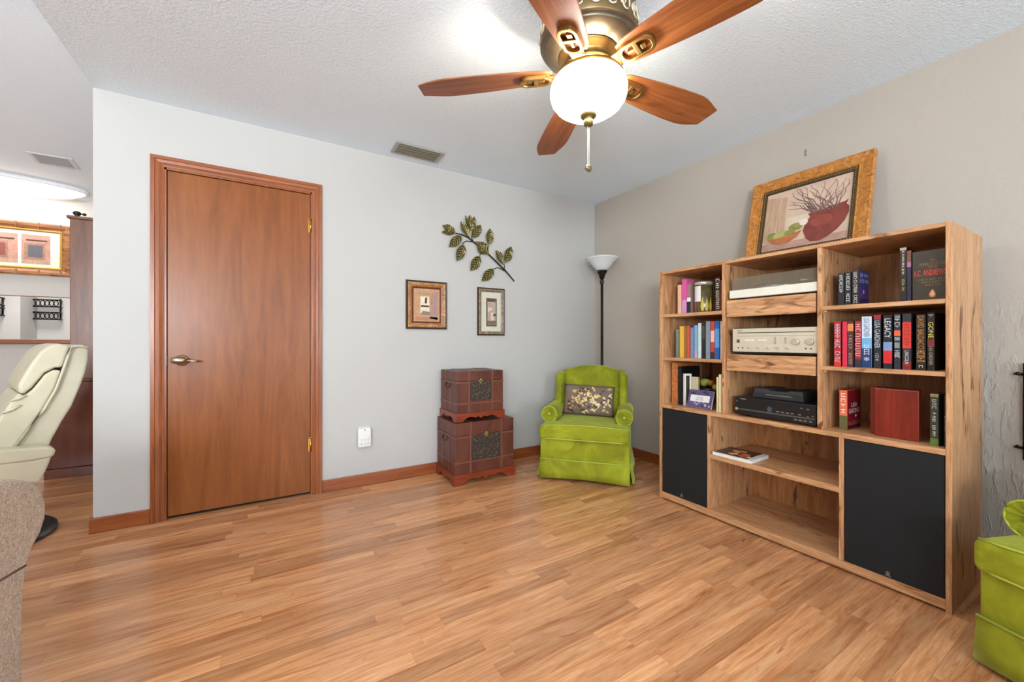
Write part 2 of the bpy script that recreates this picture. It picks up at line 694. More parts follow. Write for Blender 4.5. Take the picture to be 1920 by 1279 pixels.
cas = bpy.data.objects.new('trim_2', None)
COL.objects.link(cas)
cas.location = (-0.15, YB, 0)
struct(cas, 'moulded brown wooden casing around the door', 'door casing')
ZO = 2.156
for (a0, a1) in ((-0.604, DX0 + .002), (0.303, DX1 - .002)):
    m = M()
    pr = casing_profile(a0, a1)
    m.bm.free()
    m.bm = bmesh.new()
    lo = [m.bm.verts.new((x, YB - t, 0)) for x, t in pr]
    hi = [m.bm.verts.new((x, YB - t, ZO - abs(x - a0))) for x, t in pr]
    n = len(lo)
    for i in range(n - 1):
        m.bm.faces.new((lo[i], lo[i + 1], hi[i + 1], hi[i]))
    m.bm.faces.new(lo)
    m.bm.faces.new(list(reversed(hi)))
    m.build('casing_board', trim_wood['Z'], cas)
m = M()
pr = casing_profile(0, 0.061)
lo = [m.bm.verts.new((-0.604 + d, YB - t, ZO - d)) for d, t in pr]
hi = [m.bm.verts.new((0.303 - d, YB - t, ZO - d)) for d, t in pr]
for i in range(len(lo) - 1):
    m.bm.faces.new((lo[i], hi[i], hi[i + 1], lo[i + 1]))
m.build('casing_board', trim_wood['X'], cas)
M().box(DX0, DX0 + .012, YB - .004, YB + .06, 0, DZ).box(DX1 - .010, DX1, YB - .004, YB + .06, 0, DZ).box(DX0, DX1, YB - .004, YB + .06, DZ - .012, DZ) \
    .build('jamb', trim_wood['Z'], cas)

door = bpy.data.objects.new('door_1', None)
COL.objects.link(door)
door.location = (-0.15, YB, 0)
struct(door, 'closed flush door of golden brown birch veneer', 'door')
M().box(DX0 + .015, DX1 - .012, YB + .004, YB + .039, 0.018, DZ - .015).build('door_slab', door_wood, door, bevel=.002)
M().box(DX0, DX1, YB + .03, YB + .059, 0, DZ).build('gap_shade', plain('dark_gap', (38, 22, 14), 0.8), door)  # dark sheet behind the slab, stands for the shade in the door gaps
nickel = plain('satin_nickel', (178, 164, 142), 0.28, 1.0, 0.05)
brass = plain('polished_brass', (196, 148, 70), 0.25, 1.0, 0.06)
kz = 0.948
hd = M()
hd.lathe([(0.033, 0), (0.033, -0.006), (0.026, -0.012), (0.012, -0.014), (0.012, -0.03)], (-0.462, YB + .004, kz), 28, axis='Y')
hd.lathe([(.001, -.040), (.012, -.036), (.019, -.025), (.023, -.008), (.023, .008), (.019, .025), (.012, .036), (.001, .040)], (-0.470, YB - .042, kz + .002), 24, axis='X')
hd.build('door_handle', nickel, door)
M().tube([(-0.44, YB - .042, kz), (-0.40, YB - .044, kz - .004), (-0.375, YB - .04, kz - .006)], [.008, .006, .007], 10).build('lever_tip', nickel, door)
M().box(DX0 + .013, DX0 + .017, YB - .002, YB + .03, kz - .03, kz + .03).build('latch_plate', plain('dark_bronze', (48, 36, 28), 0.4, 0.8), door)
for hz in (1.862, 0.345):
    m = M()
    m.lathe([(.006, -.045), (.006, .045)], (DX1 - .010, YB - .006, hz), 12)
    m.lathe([(.004, .045), (.0065, .05), (.003, .056)], (DX1 - .010, YB - .006, hz), 12)
    m.box(DX1 - .024, DX1 + .006, YB - .002, YB + .006, hz - .045, hz + .045)
    m.build('hinge', brass, door)

# ------------------------------------------------------------------ ceiling vents
alu = plain('brushed_grille_grey', (168, 168, 164), 0.45, 0.3)
slat_m = plain('grille_slat_olive', (132, 130, 112), 0.5, 0.2)
vdark = plain('duct_dark', (40, 40, 34), 0.9)


def vent(x0, x1, y0, y1, zf, label, n, slat_mat, frame_mat, tilt=0.0, grp=None):
    cx, cy = (x0 + x1) / 2, (y0 + y1) / 2
    t = thing('ceiling_vent', label, 'vent', (cx, cy, zf))
    t.rotation_euler = (tilt, 0, 0)
    a, b, e = (x1 - x0) / 2, (y1 - y0) / 2, 0.028
    m = M()
    for (p0, p1, q0, q1) in ((-a, -a + e, -b, b), (a - e, a, -b, b), (-a + e, a - e, -b, -b + e * .55), (-a + e, a - e, b - e * .55, b)):
        m.box(p0, p1, q0, q1, -0.010, -0.001)
    m.build('frame', frame_mat, t, True, bevel=.003)
    M().box(-a + e * .8, a - e * .8, -b + e * .4, b - e * .4, -0.0018, -0.001).build('duct_opening', vdark, t, True)
    span = 2 * b - e * 1.1
    for k in range(n):
        yy = -b + e * .55 + span * (k + 0.5) / n
        m = M()
        m.rbox((0, yy, -0.0065), (a - e, span / n * 0.36, 0.0016), 0.0015, 1, rot=Matrix.Rotation(math.radians(-18), 3, 'X'))
        m.build('slat', slat_mat, t, True)
    return t


vent(0.752, 1.112, 2.81, 2.99, ZC, 'grey ceiling vent with olive slats above the white wall', 4, slat_m, alu)
vent(-1.69, -1.43, 4.76, 4.94, cz(4.85), 'pale grey ceiling vent on the bright white ceiling', 7, plain('grille_slat_grey', (176, 176, 178), 0.5),
     plain('grille_white', (214, 214, 214), 0.5), tilt=-math.radians(8))

# oval ceiling light of the adjoining room
ox, oy = -2.31, 5.405
t = thing('ceiling_light', 'large oval lit ceiling light with white rim near the far wall', 'ceiling light', (ox, oy, cz(oy)))
t.rotation_euler = (-math.radians(8), 0, 0)
N = 64


def oval(rx, ry, z):
    return [(rx * math.cos(2 * math.pi * k / N), ry * math.sin(2 * math.pi * k / N), z) for k in range(N)]


def loft(m, loops, cap0=True, cap1=True, mi=0, smooth=True):
    R = [[m.bm.verts.new(p) for p in lp] for lp in loops]
    n = len(R[0])
    for a, b in zip(R, R[1:]):
        for k in range(n):
            f = m.bm.faces.new((a[k], a[(k + 1) % n], b[(k + 1) % n], b[k]))
            f.smooth = smooth
            f.material_index = mi
    if cap0:
        m.bm.faces.new(list(reversed(R[0]))).material_index = mi
    if cap1:
        m.bm.faces.new(R[-1]).material_index = mi
    return m


loft(M(), [oval(.80, .195, 0), oval(.80, .195, -.03), oval(.785, .182, -.038), oval(.775, .172, -.03)], True, False).build('rim', plain('light_rim_white', (235, 235, 235), .4), t, True)
loft(M(), [oval(.775, .172, -.012), oval(.765, .168, -.045), oval(.70, .14, -.078), oval(.4, .08, -.088)]).build('diffuser', emit('lit_diffuser', (1, 0.98, 0.95, 1), 8.0), t, True)

# ------------------------------------------------------------------ things in the adjoining room
# tall dark cabinet
YC = 4.46
cw = {k: wood('cabinet_reflections_' + k, [(96, 56, 36), (122, 76, 52), (138, 90, 64)], 'Z', 9, 1.6, 0.30, dist=1.5, fine=0.25) for k in 'A'}['A']  # lighter greyish brown: reflections on the upper case are put into the colour
cdark = wood('mahogany_cabinet_base', [(84, 36, 18), (108, 50, 26), (120, 62, 34)], 'Z', 9, 1.6, 0.28, dist=1.5, fine=0.25)
cb = thing('tall_cabinet', 'tall dark brown wooden cabinet behind the cream recliner', 'cabinet', (-1.1, YC + .25, 0))
M().box(-1.357, -0.72, YC + .02, YC + .5, 0.765, 2.03).build('upper_case', cw, cb, bevel=.003)
M().box(-1.372, -0.70, YC + .004, YC + .5, 2.03, 2.052).build('cornice', cw, cb, bevel=.004)
M().box(-1.50, -0.72, YC + .005, YC + .5, 0.075, 0.745).build('base_case', cdark, cb, bevel=.003)
M().box(-1.51, -0.71, YC - .004, YC + .5, 0.745, 0.765).build('ledge', cdark, cb, bevel=.004)
M().box(-1.49, -0.73, YC + .0, YC + .48, 0, 0.072).build('plinth', cdark, cb, bevel=.003)
m = M()
m.lathe([(.012, 0), (.02, .004), (.012, .01), (.022, .02), (.026, .03), (.018, .042), (.004, .047)], (-1.325, YC + .05, 2.052), 20)
m.lathe([(.002, 0), (.010, .012), (.012, .02), (.003, .03)], (-1.30, YC + .05, 2.078), 12, axis='X')
tag(m.build('bird_ornament', plain('glossy_black', (22, 20, 20), .25)), 'small black bird-like knob ornament on top of the tall cabinet', 'ornament')

# framed double print on the far wall
GOLD = plain('gold_liner', (206, 160, 84), 0.35, 0.7, 0.1)
bam = wood('bamboo_frame', [(120, 66, 34), (168, 108, 62), (196, 140, 90)], 'X', 10, 3, 0.35, streak=(74, 36, 18), streak_lo=.6)
p = onY(127, 425, YF)
FX1, FZ1, FZ0 = -1.69, 2.197, 1.695
FX0 = FX1 - 1.02
pf = thing('framed_picture', 'wide bamboo framed double print of windows above the pass-through', 'picture', ((FX0 + FX1) / 2, YF - .02, FZ0))


def frame_rect(m, axis, fixed, a0, a1, z0, z1, wd, th, mi=0, out=-1):
    """four mitred mouldings around a rectangle; axis 'X' (on a wall facing -Y) ; fixed = wall coordinate"""
    prof = [(0, 0), (0, th * .8), (wd * .2, th), (wd * .55, th * .92), (wd * .8, th * .6), (wd, th * .45), (wd, 0)]
    loops = []
    for d, h in prof:
        y_ = fixed + out * h
        q = [(a0 + d, z0 + d), (a1 - d, z0 + d), (a1 - d, z1 - d), (a0 + d, z1 - d)]
        loops.append([(x, y_, z) if axis == 'X' else (y_, x, z) for x, z in q])
    R = [[m.bm.verts.new(p_) for p_ in lp] for lp in loops]
    for A, B in zip(R, R[1:]):
        for k in range(4):
            m.bm.faces.new((A[k], A[(k + 1) % 4], B[(k + 1) % 4], B[k])).material_index = mi
    return m


def bamboo_nodes(m, yy, a0, a1, z0, z1, wd, mi, nx=6, nz=3):
    for k in range(nx):
        x = a0 + (a1 - a0) * (k + .5) / nx
        for zz in (z0 + wd * .5, z1 - wd * .5):
            m.rbox((x, yy, zz), (.004, .009, wd * .52), .003, 1, mi)
    for k in range(nz):
        z = z0 + (z1 - z0) * (k + .5) / nz
        for xx in (a0 + wd * .5, a1 - wd * .5):
            m.rbox((xx, yy, z), (wd * .52, .009, .004), .003, 1, mi)


m = M()
frame_rect(m, 'X', YF - .002, FX0, FX1, FZ0, FZ1, .062, .028)
bamboo_nodes(m, YF - .024, FX0, FX1, FZ0, FZ1, .05, 0, 7, 3)
m.build('frame', bam, pf)
m = M()
frame_rect(m, 'X', YF - .002, FX0 + .062, FX1 - .062, FZ0 + .062, FZ1 - .062, .022, .016)
m.build('gold_liner', GOLD, pf)
M().box(FX0 + .06, FX1 - .06, YF - .008, YF - .002, FZ0 + .06, FZ1 - .06).build('mat_board', plain('cream_mat', (240, 232, 214), .7), pf)
for k, (q0, q1) in enumerate(((41, 95), (-40, 34))):
    x0, x1 = onY(q0, 450, YF).x, onY(q1, 450, YF).x
    z0, z1 = onY(60, 495, YF).z, onY(60, 441, YF).z
    m = M()
    m.box(x0, x1, YF - .0095, YF - .008, z0, z1, 0)
    cx, cz_ = (x0 + x1) / 2, (z0 + z1) / 2 - .01
    m.box(cx - .075, cx + .06, YF - .0105, YF - .0095, cz_ - .085, cz_ + .07, 1)
    m.box(cx - .05, cx + .045, YF - .0115, YF - .0105, cz_ - .065, cz_ + .05, 2)
    m.box(x0 + .03, x1 - .02, YF - .0105, YF - .0095, z1 - .06, z1 - .045, 3)
    m.box(x0, x1, YF - .0105, YF - .0095, z0, z0 + .03, 4)
    m.build('print', [plain('print_rose_wall', (204, 150, 132), .7, 0, .18, 25), plain('print_stone', (176, 130, 110), .7, 0, .2, 40),
                      [plain('print_shutter', (104, 104, 108), .7, 0, .1, 60), plain('print_shutter_red', (150, 84, 74), .7, 0, .1, 60)][k],
                      plain('print_dark', (96, 62, 52), .7), plain('print_tan', (196, 164, 132), .7, 0, .2, 60)], pf)

# wire racks on the wall beyond the opening
YK = YF + 1.9
for (u0, u1, v0, v1, lb) in ((57, 116, 561, 600, 'black scrolled wire rack with two shelves on the wall beyond the opening'),
                             (-46, 8, 560, 592, 'black wire rack nearest the pier beyond the opening')):
    Yk = YK if u0 > 0 else YF + 1.5
    a, b = onY(u0, v1, Yk), onY(u1, v0, Yk)
    t = thing('wire_rack', lb, 'wire rack', ((a.x + b.x) / 2, Yk, a.z))
    for x in (a.x + .05, b.x - .01):
        M().tube([(x, Yk - .006, a.z), (x, Yk - .006, b.z)], .009, 6).build('upright', dark_metal, t)
    hh = b.z - a.z
    for zf in (0.03, 0.60):
        z = a.z + hh * zf
        m = M()
        for dz in (0, .085):
            m.tube([(a.x, Yk - .10, z + dz), (b.x, Yk - .10, z + dz)], .010, 6)
            for x in (a.x, b.x):
                m.tube([(x, Yk - .004, z + dz), (x, Yk - .10, z + dz)], .009, 6)
        for k in range(7):
            x = a.x + (b.x - a.x) * (k + .5) / 7
            rr = (b.x - a.x) / 15
            m.tube([(x + rr * math.cos(2 * math.pi * q / 10), Yk - .10, z + .042 + .035 * math.sin(2 * math.pi * q / 10)) for q in range(10)], .006, 5, closed=True)
        m.build('shelf_rail', dark_metal, t)

# cream leather recliner
def leather(name, c):
    m, t, b = nt(name)
    v = coords(t, (1, 1, 1), False)
    col = lin(c)
    n = noise(t, v, 6, 3)
    lo = tuple(x * .86 for x in col[:3]) + (1,)
    t.links.new(ramp(t, n, [(.3, lo), (.7, col)]), b.inputs['Base Color'])
    b.inputs['Roughness'].default_value = .36
    bump(t, b, noise(t, v, 120, 3), .12, .003)
    return m


cream = leather('cream_leather', (214, 204, 176))
RPHI = math.radians(24)
re_ = Vector((math.cos(RPHI), math.sin(RPHI), 0))        # towards the chair's back
rn_ = Vector((-math.sin(RPHI), math.cos(RPHI), 0))       # away from the near side
RP0 = onY(140, 760, 3.30)
RW = .56
rc = thing('recliner', 'cream leather recliner with curved high back on a black swivel base', 'recliner', (RP0.x - .38 + rn_.x * RW / 2, RP0.y - .12 + rn_.y * RW / 2, 0), RPHI)


def rprism(px, off0, off1, name, bev=.02, seg=4):
    pts = [onPlane(u, v, RP0, rn_) for u, v in px]
    m = M().prism([p_ + rn_ * off0 for p_ in pts], rn_ * (off1 - off0))
    return m.build(name, cream, rc, bevel=bev, seg=seg)


shell_px = [(134, 650), (150, 647), (164, 650), (168, 657), (167, 676), (162, 700), (152, 727), (136, 764), (118, 792), (100, 824), (90, 846), (18, 850), (27, 838), (54, 806), (80, 770), (104, 730), (118, 694), (126, 668)]
rprism(shell_px, .03, RW - .03, 'back_shell', .012, 3)
cush_px = [(132, 649), (112, 645), (92, 649), (75, 660), (60, 680), (48, 698), (37, 716), (33, 728), (36, 737), (44, 741), (60, 728), (84, 700), (104, 690), (117, 690), (125, 668)]
rprism(cush_px, .0, RW, 'headrest', .02, 4)
lum_px = [(36, 738), (26, 747), (10, 768), (-12, 800), (-40, 838), (-60, 872), (20, 856), (27, 838), (54, 804), (80, 768), (103, 728), (115, 695), (100, 694), (84, 703), (62, 730), (46, 743)]
rprism(lum_px, .0, RW, 'back_cushion', .016, 4)
for k, (a_, b_) in enumerate((((20, 752), (50, 742)), ((2, 776), (40, 760)))):
    q0, q1 = onPlane(a_[0], a_[1], RP0, rn_), onPlane(b_[0], b_[1], RP0, rn_)
    M().tube([q0 - rn_ * .004, q0.lerp(q1, .5) - rn_ * .010, q1 - rn_ * .003], [.006, .010, .004], 8).build('gathered_fold', cream, rc)
pl = [onPlane(u, v, RP0, rn_) for u, v in [(166, 653), (150, 649), (136, 652), (127, 668), (119, 694), (105, 731), (80, 771), (54, 806), (27, 840)]]
for off in (.008, RW - .008):
    M().tube([q + rn_ * off for q in pl], .007, 8).build('piping', cream, rc)
bc0 = RP0 + rn_ * (RW / 2)
m = M().rbox((bc0.x - re_.x * .50, bc0.y - re_.y * .50, .34), (.30, .26, .085), .07, 6, rot=Matrix.Rotation(RPHI, 3, 'Z'))
m.build('seat', cream, rc)
arm_top = [(-60, 852), (0, 845), (60, 840), (96, 838), (106, 845), (100, 858), (60, 866), (0, 873), (-60, 880)]
arm_low = [(98, 856), (92, 872), (84, 890), (74, 908), (-40, 908), (-60, 876), (60, 864)]
for near in (True, False):
    A0, A1 = (-.10, .0) if near else (RW, RW + .10)
    sh_ = 0 if near else -34
    tp_ = [onPlane(u + sh_, v, RP0 - rn_ * .10, rn_) for u, v in arm_top]
    lw_ = [onPlane(u + sh_, v, RP0 - rn_ * .10, rn_) for u, v in arm_low]
    base_off = 0 if near else RW + .10
    M().prism([p_ + rn_ * base_off for p_ in tp_], rn_ * .10).build('armrest', cream, rc, bevel=.014, seg=4)
    M().prism([p_ + rn_ * (base_off + .008) for p_ in lw_], rn_ * .084).build('arm_panel', cream, rc, bevel=.012, seg=3)
dc = Vector((-1.334, 3.223, 0))
M().lathe([(.035, .05), (.035, .29)], dc, 20).build('pedestal', black_plastic, rc)
M().lathe([(.292, 0), (.30, .012), (.297, .03), (.28, .045), (.06, .06), (.04, .08)], dc, 48).build('swivel_base', plain('black_base', (34, 34, 30), .4), rc)

# tweed sofa, its far arm reaching into the picture
def tweed():
    m, t, b = nt('tweed_upholstery')
    v = coords(t, (1, 1, 1), False)
    n = noise(t, v, 170, 2, .8)
    n2 = noise(t, v, 60, 2, .8)
    c = ramp(t, n, [(.3, lin((140, 118, 104))), (.48, lin((206, 188, 170))), (.64, lin((238, 228, 214)))])
    c = mixc(t, .35, c, ramp(t, n2, [(.35, lin((150, 128, 116))), (.65, lin((224, 210, 192)))]))
    t.links.new(c, b.inputs['Base Color'])
    b.inputs['Roughness'].default_value = .95
    bump(t, b, n, .5, .004)
    return m


tw = tweed()
SXF = -0.64
so = thing('sofa', 'grey-beige tweed sofa with rolled arm', 'sofa', (-1.08, 0.9, 0))
S = lambda u, v: onX(u, v, SXF)
arm_px = [(45, 1330), (45, 1200), (47, 1110), (52, 1062), (63, 1028), (78, 1000), (87, 972), (88, 945), (82, 922), (70, 907), (52, 899), (25, 897), (0, 899), (-40, 903)]
prof = [S(u, v) for u, v in arm_px]
yz = [(q.y, max(q.z, 0.03)) for q in prof]
yi = 1.60
yz += [(yi - .02, .62), (yi - .03, .56), (yi, .50), (yi, .03)]
m = M().prism([(SXF, y_, z_) for y_, z_ in yz], (-0.84, 0, 0))
m.build('arm', tw, so, bevel=.016, seg=3)
ym = 2 * 0.9
m = M().prism([(SXF, ym - y_, z_) for y_, z_ in yz], (-0.84, 0, 0))
m.build('arm', tw, so, bevel=.016, seg=3)
sm = [S(47, 1061), S(0, 1089), S(-50, 1119)]
M().tube([(SXF + .001, q.y, q.z) for q in sm], .003, 6).build('arm_seam', plain('seam_dark', (110, 92, 84), .9), so)
M().box(SXF - .84, SXF - .03, .21, 1.60, .04, .30).build('base', tw, so, bevel=.015)
for y0, y1 in ((.22, .90), (.905, 1.585)):
    M().rbox((SXF - .36, (y0 + y1) / 2, .375), (.34, (y1 - y0) / 2, .075), .05, 5).build('seat_cushion', tw, so)
    M().rbox((SXF - .70, (y0 + y1) / 2, .66), (.12, (y1 - y0) / 2, .22), .08, 5).build('back_cushion', tw, so)
M().rbox((SXF - .81, .9, .45), (.06, .72, .40), .05, 5).build('back_frame', tw, so)
for x in (SXF - .06, SXF - .78):
    for y_ in (.12, 1.68):
        M().lathe([(.022, 0), (.028, .04)], (x, y_, 0), 12).build('foot', black_plastic, so)
# ------------------------------------------------------------------ ceiling fan
FX, FY, FB = 1.026, 1.142, 2.076
bronze = plain('antique_brass', (150, 116, 62), 0.34, 0.9, 0.25, 14)
bronze_dark = plain('aged_bronze', (104, 92, 74), 0.38, 0.85, 0.25, 14)
bl_wood = wood('fan_blade_walnut', [(118, 62, 28), (150, 86, 42), (172, 104, 54)], 'X', 16, 1.8, 0.42, streak=(86, 42, 18), streak_lo=.66, dist=1.2, fine=.35)
fan = thing('ceiling_fan', 'five-blade walnut and brass ceiling fan with a lit glass bowl', 'ceiling fan', (FX, FY, ZC))
m = M().lathe([(.13, 0), (.13, -.02), (.11, -.045), (.10, -.10), (.15, -.14), (.172, -.16), (.172, -.205)], (FX, FY, ZC), 48)
m.build('motor_canopy', bronze_dark, fan)
m = M().lathe([(.176, -.205), (.181, -.212), (.181, -.290), (.176, -.298)], (FX, FY, ZC), 64)
bd = m.build('ornate_band', plain('band_bronze', (112, 92, 62), .4, .8), fan)
m = M()
for k in range(20):
    a0 = 2 * math.pi * k / 20
    for (c_, r_, b_) in ((0.03, .017, 1), (-.05, .011, 0)):
        pts = []
        for q in range(14):
            w_ = 2 * math.pi * q / 14
            aa = a0 + c_ + r_ * math.cos(w_) / .181
            zz = ZC - .251 + (1.5 if b_ else 1.2) * r_ * math.sin(w_)
            pts.append((FX + .183 * math.cos(aa), FY + .183 * math.sin(aa), zz))
        m.tube(pts, .0035, 5, closed=True)
m.build('scroll_relief', plain('relief_cream_bronze', (206, 194, 168), .45, .4), bd)
m = M().lathe([(.176, -.298), (.165, -.312), (.135, -.326), (.112, -.332)], (FX, FY, ZC), 56)
m.build('motor_bowl', bronze_dark, fan)
m = M().lathe([(.112, -.331), (.113, -.336), (.108, -.340), (.095, -.352), (.085, -.368), (.098, -.375), (.098, -.388), (.070, -.394), (.052, -.402), (.05, -.440)], (FX, FY, ZC), 48)
m.build('hub', bronze, fan)
PH = 2.435
for k in range(5):
    a = PH - k * 2 * math.pi / 5
    R = Matrix.Rotation(a, 4, 'Z') @ Matrix.Rotation(math.radians(-12), 4, 'X')
    out = []
    n_ = 18
    for i in range(n_ + 1):
        s_ = i / n_
        x = .135 + (.660 - .135) * s_
        hw = .050 + .030 * math.sin(min(1, s_ / .78) * math.pi / 2)
        if s_ > .78:
            hw = .080 - .033 * ((s_ - .78) / .22) ** 1.6
        if s_ < .06:
            hw *= .75 + .25 * s_ / .06
        out.append((x, hw))
    poly = [(x, h, 0) for x, h in out] + [(x + (.012 if i == 0 else 0), -h, 0) for i, (x, h) in enumerate(reversed(out))]
    m = M().prism(poly, (0, 0, .006))
    b_ = m.build('fan_blade', bl_wood, fan, True, bevel=.0015)
    b_.location = (0, 0, FB - ZC)
    b_.rotation_euler = R.to_euler()
    # iron: rounded key plate under the blade root
    m = M()

    def rr(cx, lx, ly, r, n=5):
        pts = []
        for (sx, sy, st) in ((1, 1, 0), (-1, 1, 90), (-1, -1, 180), (1, -1, 270)):
            for q in range(n + 1):
                w_ = math.radians(st + 90 * q / n)
                pts.append((cx + sx * (lx - r) + r * math.cos(w_), sy * (ly - r) + r * math.sin(w_)))
        return pts
    o_, i_ = rr(.20, .062, .036, .030), rr(.20, .050, .024, .02)
    for (z0, z1) in ((-.016, -.0005),):
        A = [[m.bm.verts.new((x, y_, z)) for x, y_ in lp] for lp, z in ((o_, z1), (o_, z0), (i_, z0), (i_, z1))]
        for P0, P1 in zip(A, A[1:]):
            for q in range(len(P0)):
                f = m.bm.faces.new((P0[q], P0[(q + 1) % len(P0)], P1[(q + 1) % len(P1)], P1[q]))
    m.box(.192, .208, -.024, .024, -.014, -.0005)
    m.box(.166, .192, -.006, .006, -.012, -.0005)
    m.box(.213, .232, -.006, .014, -.012, -.0005)
    m.prism([(.07, -.016, -.012), (.15, -.03, -.012), (.15, .03, -.012), (.07, .016, -.012)], (0, 0, .008))
    m.build('blade_iron', bronze, b_, True, bevel=.002)
m = M().lathe([(.122, -.414), (.130, -.414), (.132, -.424), (.126, -.428), (.121, -.422), (.122, -.414)], (FX, FY, ZC), 48, cap=False)
for k in range(3):
    w_ = k * 2.094 + .5
    m.tube([(FX + .05 * math.cos(w_), FY + .05 * math.sin(w_), ZC - .42), (FX + .124 * math.cos(w_), FY + .124 * math.sin(w_), ZC - .42)], .005, 6)
m.build('light_fitter', bronze, fan)
globe = [(.126, 2.048), (.136, 2.035), (.1435, 2.012), (.1435, 1.996), (.137, 1.974), (.122, 1.953), (.098, 1.936), (.066, 1.924), (.03, 1.918), (.012, 1.917)]
m = M().lathe([(r, z) for r, z in globe], (FX, FY, 0), 56, cap=False)
m.build('glass_bowl', emit('lit_alabaster_glass', (1.0, 0.97, 0.92, 1), 32.0), fan)
m = M().lathe([(.004, 1.938), (.030, 1.928), (.033, 1.916), (.026, 1.908), (.014, 1.905), (.017, 1.900), (.020, 1.891), (.016, 1.880), (.004, 1.874)], (FX, FY, 0), 28)
m.build('finial', plain('finial_bronze', (122, 106, 64), .4, .7), fan)
m = M()
for dx in (-.0035, .0035):
    m.tube([(FX + dx, FY, 1.88), (FX + dx * .8, FY, 1.73)], .0012, 6)
    for q in range(30):
        m.rbox((FX + dx, FY, 1.878 - q * .0049), (.0019, .0019, .0019), .0018, 1)
ch = m.build('pull_chain', plain('chain_nickel', (200, 196, 186), .3, .9), fan)
m = M().rbox((FX, FY, 1.718), (.014, .008, .011), .007, 3, rot=Matrix.Rotation(.4, 3, 'Y'))
m.tube([(FX + .007 * math.cos(q * .628), FY - .009, 1.718 + .007 * math.sin(q * .628)) for q in range(10)], .002, 6, closed=True)
m.build('chain_fob', plain('fob_nickel', (150, 138, 112), .3, .8), ch)
pl_ = bpy.data.lights.new('fan_bulb', 'POINT')
pl_.energy = 36
pl_.color = (1.0, 0.88, 0.70)
pl_.shadow_soft_size = 0.03
lo_ = bpy.data.objects.new('fan_bulb', pl_)
COL.objects.link(lo_)
lo_.location = (FX, FY, 1.985)

# ------------------------------------------------------------------ bookcase
BX, BXB, BY0, BY1, BZ = 2.26, 2.735, 0.443, 1.805, 1.532
T = 0.018
bc = thing('entertainment_unit', 'rustic oak entertainment unit with shelves of books and stereo gear', 'shelving unit', (2.5, 1.12, 0))


def panel(name, x0, x1, y0, y1, z0, z1, ax, mat=None):
    return M().box(x0, x1, y0, y1, z0, z1).build(name, mat or oak[ax], bc, bevel=.0015)


panel('side_panel', BX, BXB, BY0, BY0 + T, 0, BZ, 'Z')
panel('side_panel', BX, BXB, BY1 - T, BY1, 0, BZ, 'Z')
panel('top_panel', BX, BXB, BY0 + T, BY1 - T, BZ - T, BZ, 'Y')
panel('bottom_panel', BX, BXB, BY0 + T, BY1 - T, 0.012, 0.05, 'Y')
ZM = 0.640
panel('middle_board', BX, BXB, BY0 + T, BY1 - T, ZM - .024, ZM, 'Y')
yA, yB, yC, yD = 1.3565, 0.8805, 1.4495, 0.795
panel('divider', BX, BXB, yA - T / 2, yA + T / 2, ZM, BZ - T, 'Z')
panel('divider', BX, BXB, yB - T / 2, yB + T / 2, ZM, BZ - T, 'Z')
panel('divider', BX, BXB, yC - T / 2, yC + T / 2, .05, ZM - .024, 'Z')
panel('divider', BX, BXB, yD - T / 2, yD + T / 2, .05, ZM - .024, 'Z')
panel('back_panel', BXB - .008, BXB - .001, BY0 + T, BY1 - T, .05, BZ - T, 'Z', oak_back)
ZL1, ZL2, ZR1, ZR2, ZLow = 1.244, 0.955, 1.232, 0.944, 0.387
SXS = BX + .012
panel('shelf', SXS, BXB - .01, yA + T / 2, BY1 - T, ZL1 - .02, ZL1, 'Y')
panel('shelf', SXS, BXB - .01, yA + T / 2, BY1 - T, ZL2 - .02, ZL2, 'Y')
panel('shelf', SXS - .008, BXB - .01, BY0 + T, yB - T / 2, ZR1 - .019, ZR1, 'Y')
panel('shelf', SXS - .008, BXB - .01, BY0 + T, yB - T / 2, ZR2 - .019, ZR2, 'Y')
panel('shelf', BX, BXB - .01, yD + T / 2, yC - T / 2, ZLow - .028, ZLow, 'Y')
for zt, zb in ((1.299, 1.203), (0.988, 0.895)):
    tr = panel('pull_out_tray', BX + .004, BX + .022, yB + T / 2 + .008, yA - T / 2 - .006, zb, zt, 'Y')
    M().box(BX + .022, BXB - .03, yB + T / 2 + .012, yA - T / 2 - .012, zt - .018, zt).build('tray_board', oak['Y'], tr)
pin = plain('shelf_pin', (206, 170, 130), .4)
for z in (ZR1 - .019, ZR2 - .019):
    M().rbox((SXS + .012, yB - T / 2 - .006, z - .005), (.007, .006, .005), .004, 1).build('shelf_support', pin, bc)

# loudspeakers in the lower bays
badge = plain('badge_silver', (176, 172, 160), .35, .7)
for y0, y1, yb_, lb in ((yC + T / 2, BY1 - T, 1.636, 'black cloth loudspeaker filling the bay beside the green corner chair'),
                        (BY0 + T, yD - T / 2, 0.632, 'black cloth loudspeaker filling the bay below the red box')):
    sp = thing('loudspeaker', lb, 'loudspeaker', (2.45, (y0 + y1) / 2, .0505), 0, 'loudspeakers')
    M().box(BX + .03, BXB - .06, y0 + .004, y1 - .004, .0505, ZM - .03).build('cabinet', plain('speaker_box', (46, 36, 30), .5), sp)
    g = M().box(BX + .004, BX + .0295, y0 + .002, y1 - .002, .0505, ZM - .0255).build('grille', black_cloth, sp, bevel=.004)
    m = M()
    zc_ = onX(1281 if y0 > 1 else 1672, 931 if y0 > 1 else 1080, BX).z
    m.tube([(BX + .0025, yb_ + .0062 * math.cos(q * .5236), zc_ + .003 + .0062 * math.sin(q * .5236)) for q in range(12)], .0011, 6, closed=True)
    for q in range(3):
        w_ = math.radians(90 + 120 * q)
        m.tube([(BX + .0025, yb_, zc_ + .003), (BX + .0025, yb_ + .006 * math.cos(w_), zc_ + .003 + .006 * math.sin(w_))], .0009, 5)
    m.box(BX + .002, BX + .004, yb_ - .009, yb_ + .009, zc_ - .0085, zc_ - .006)
    m.build('badge', badge, g)

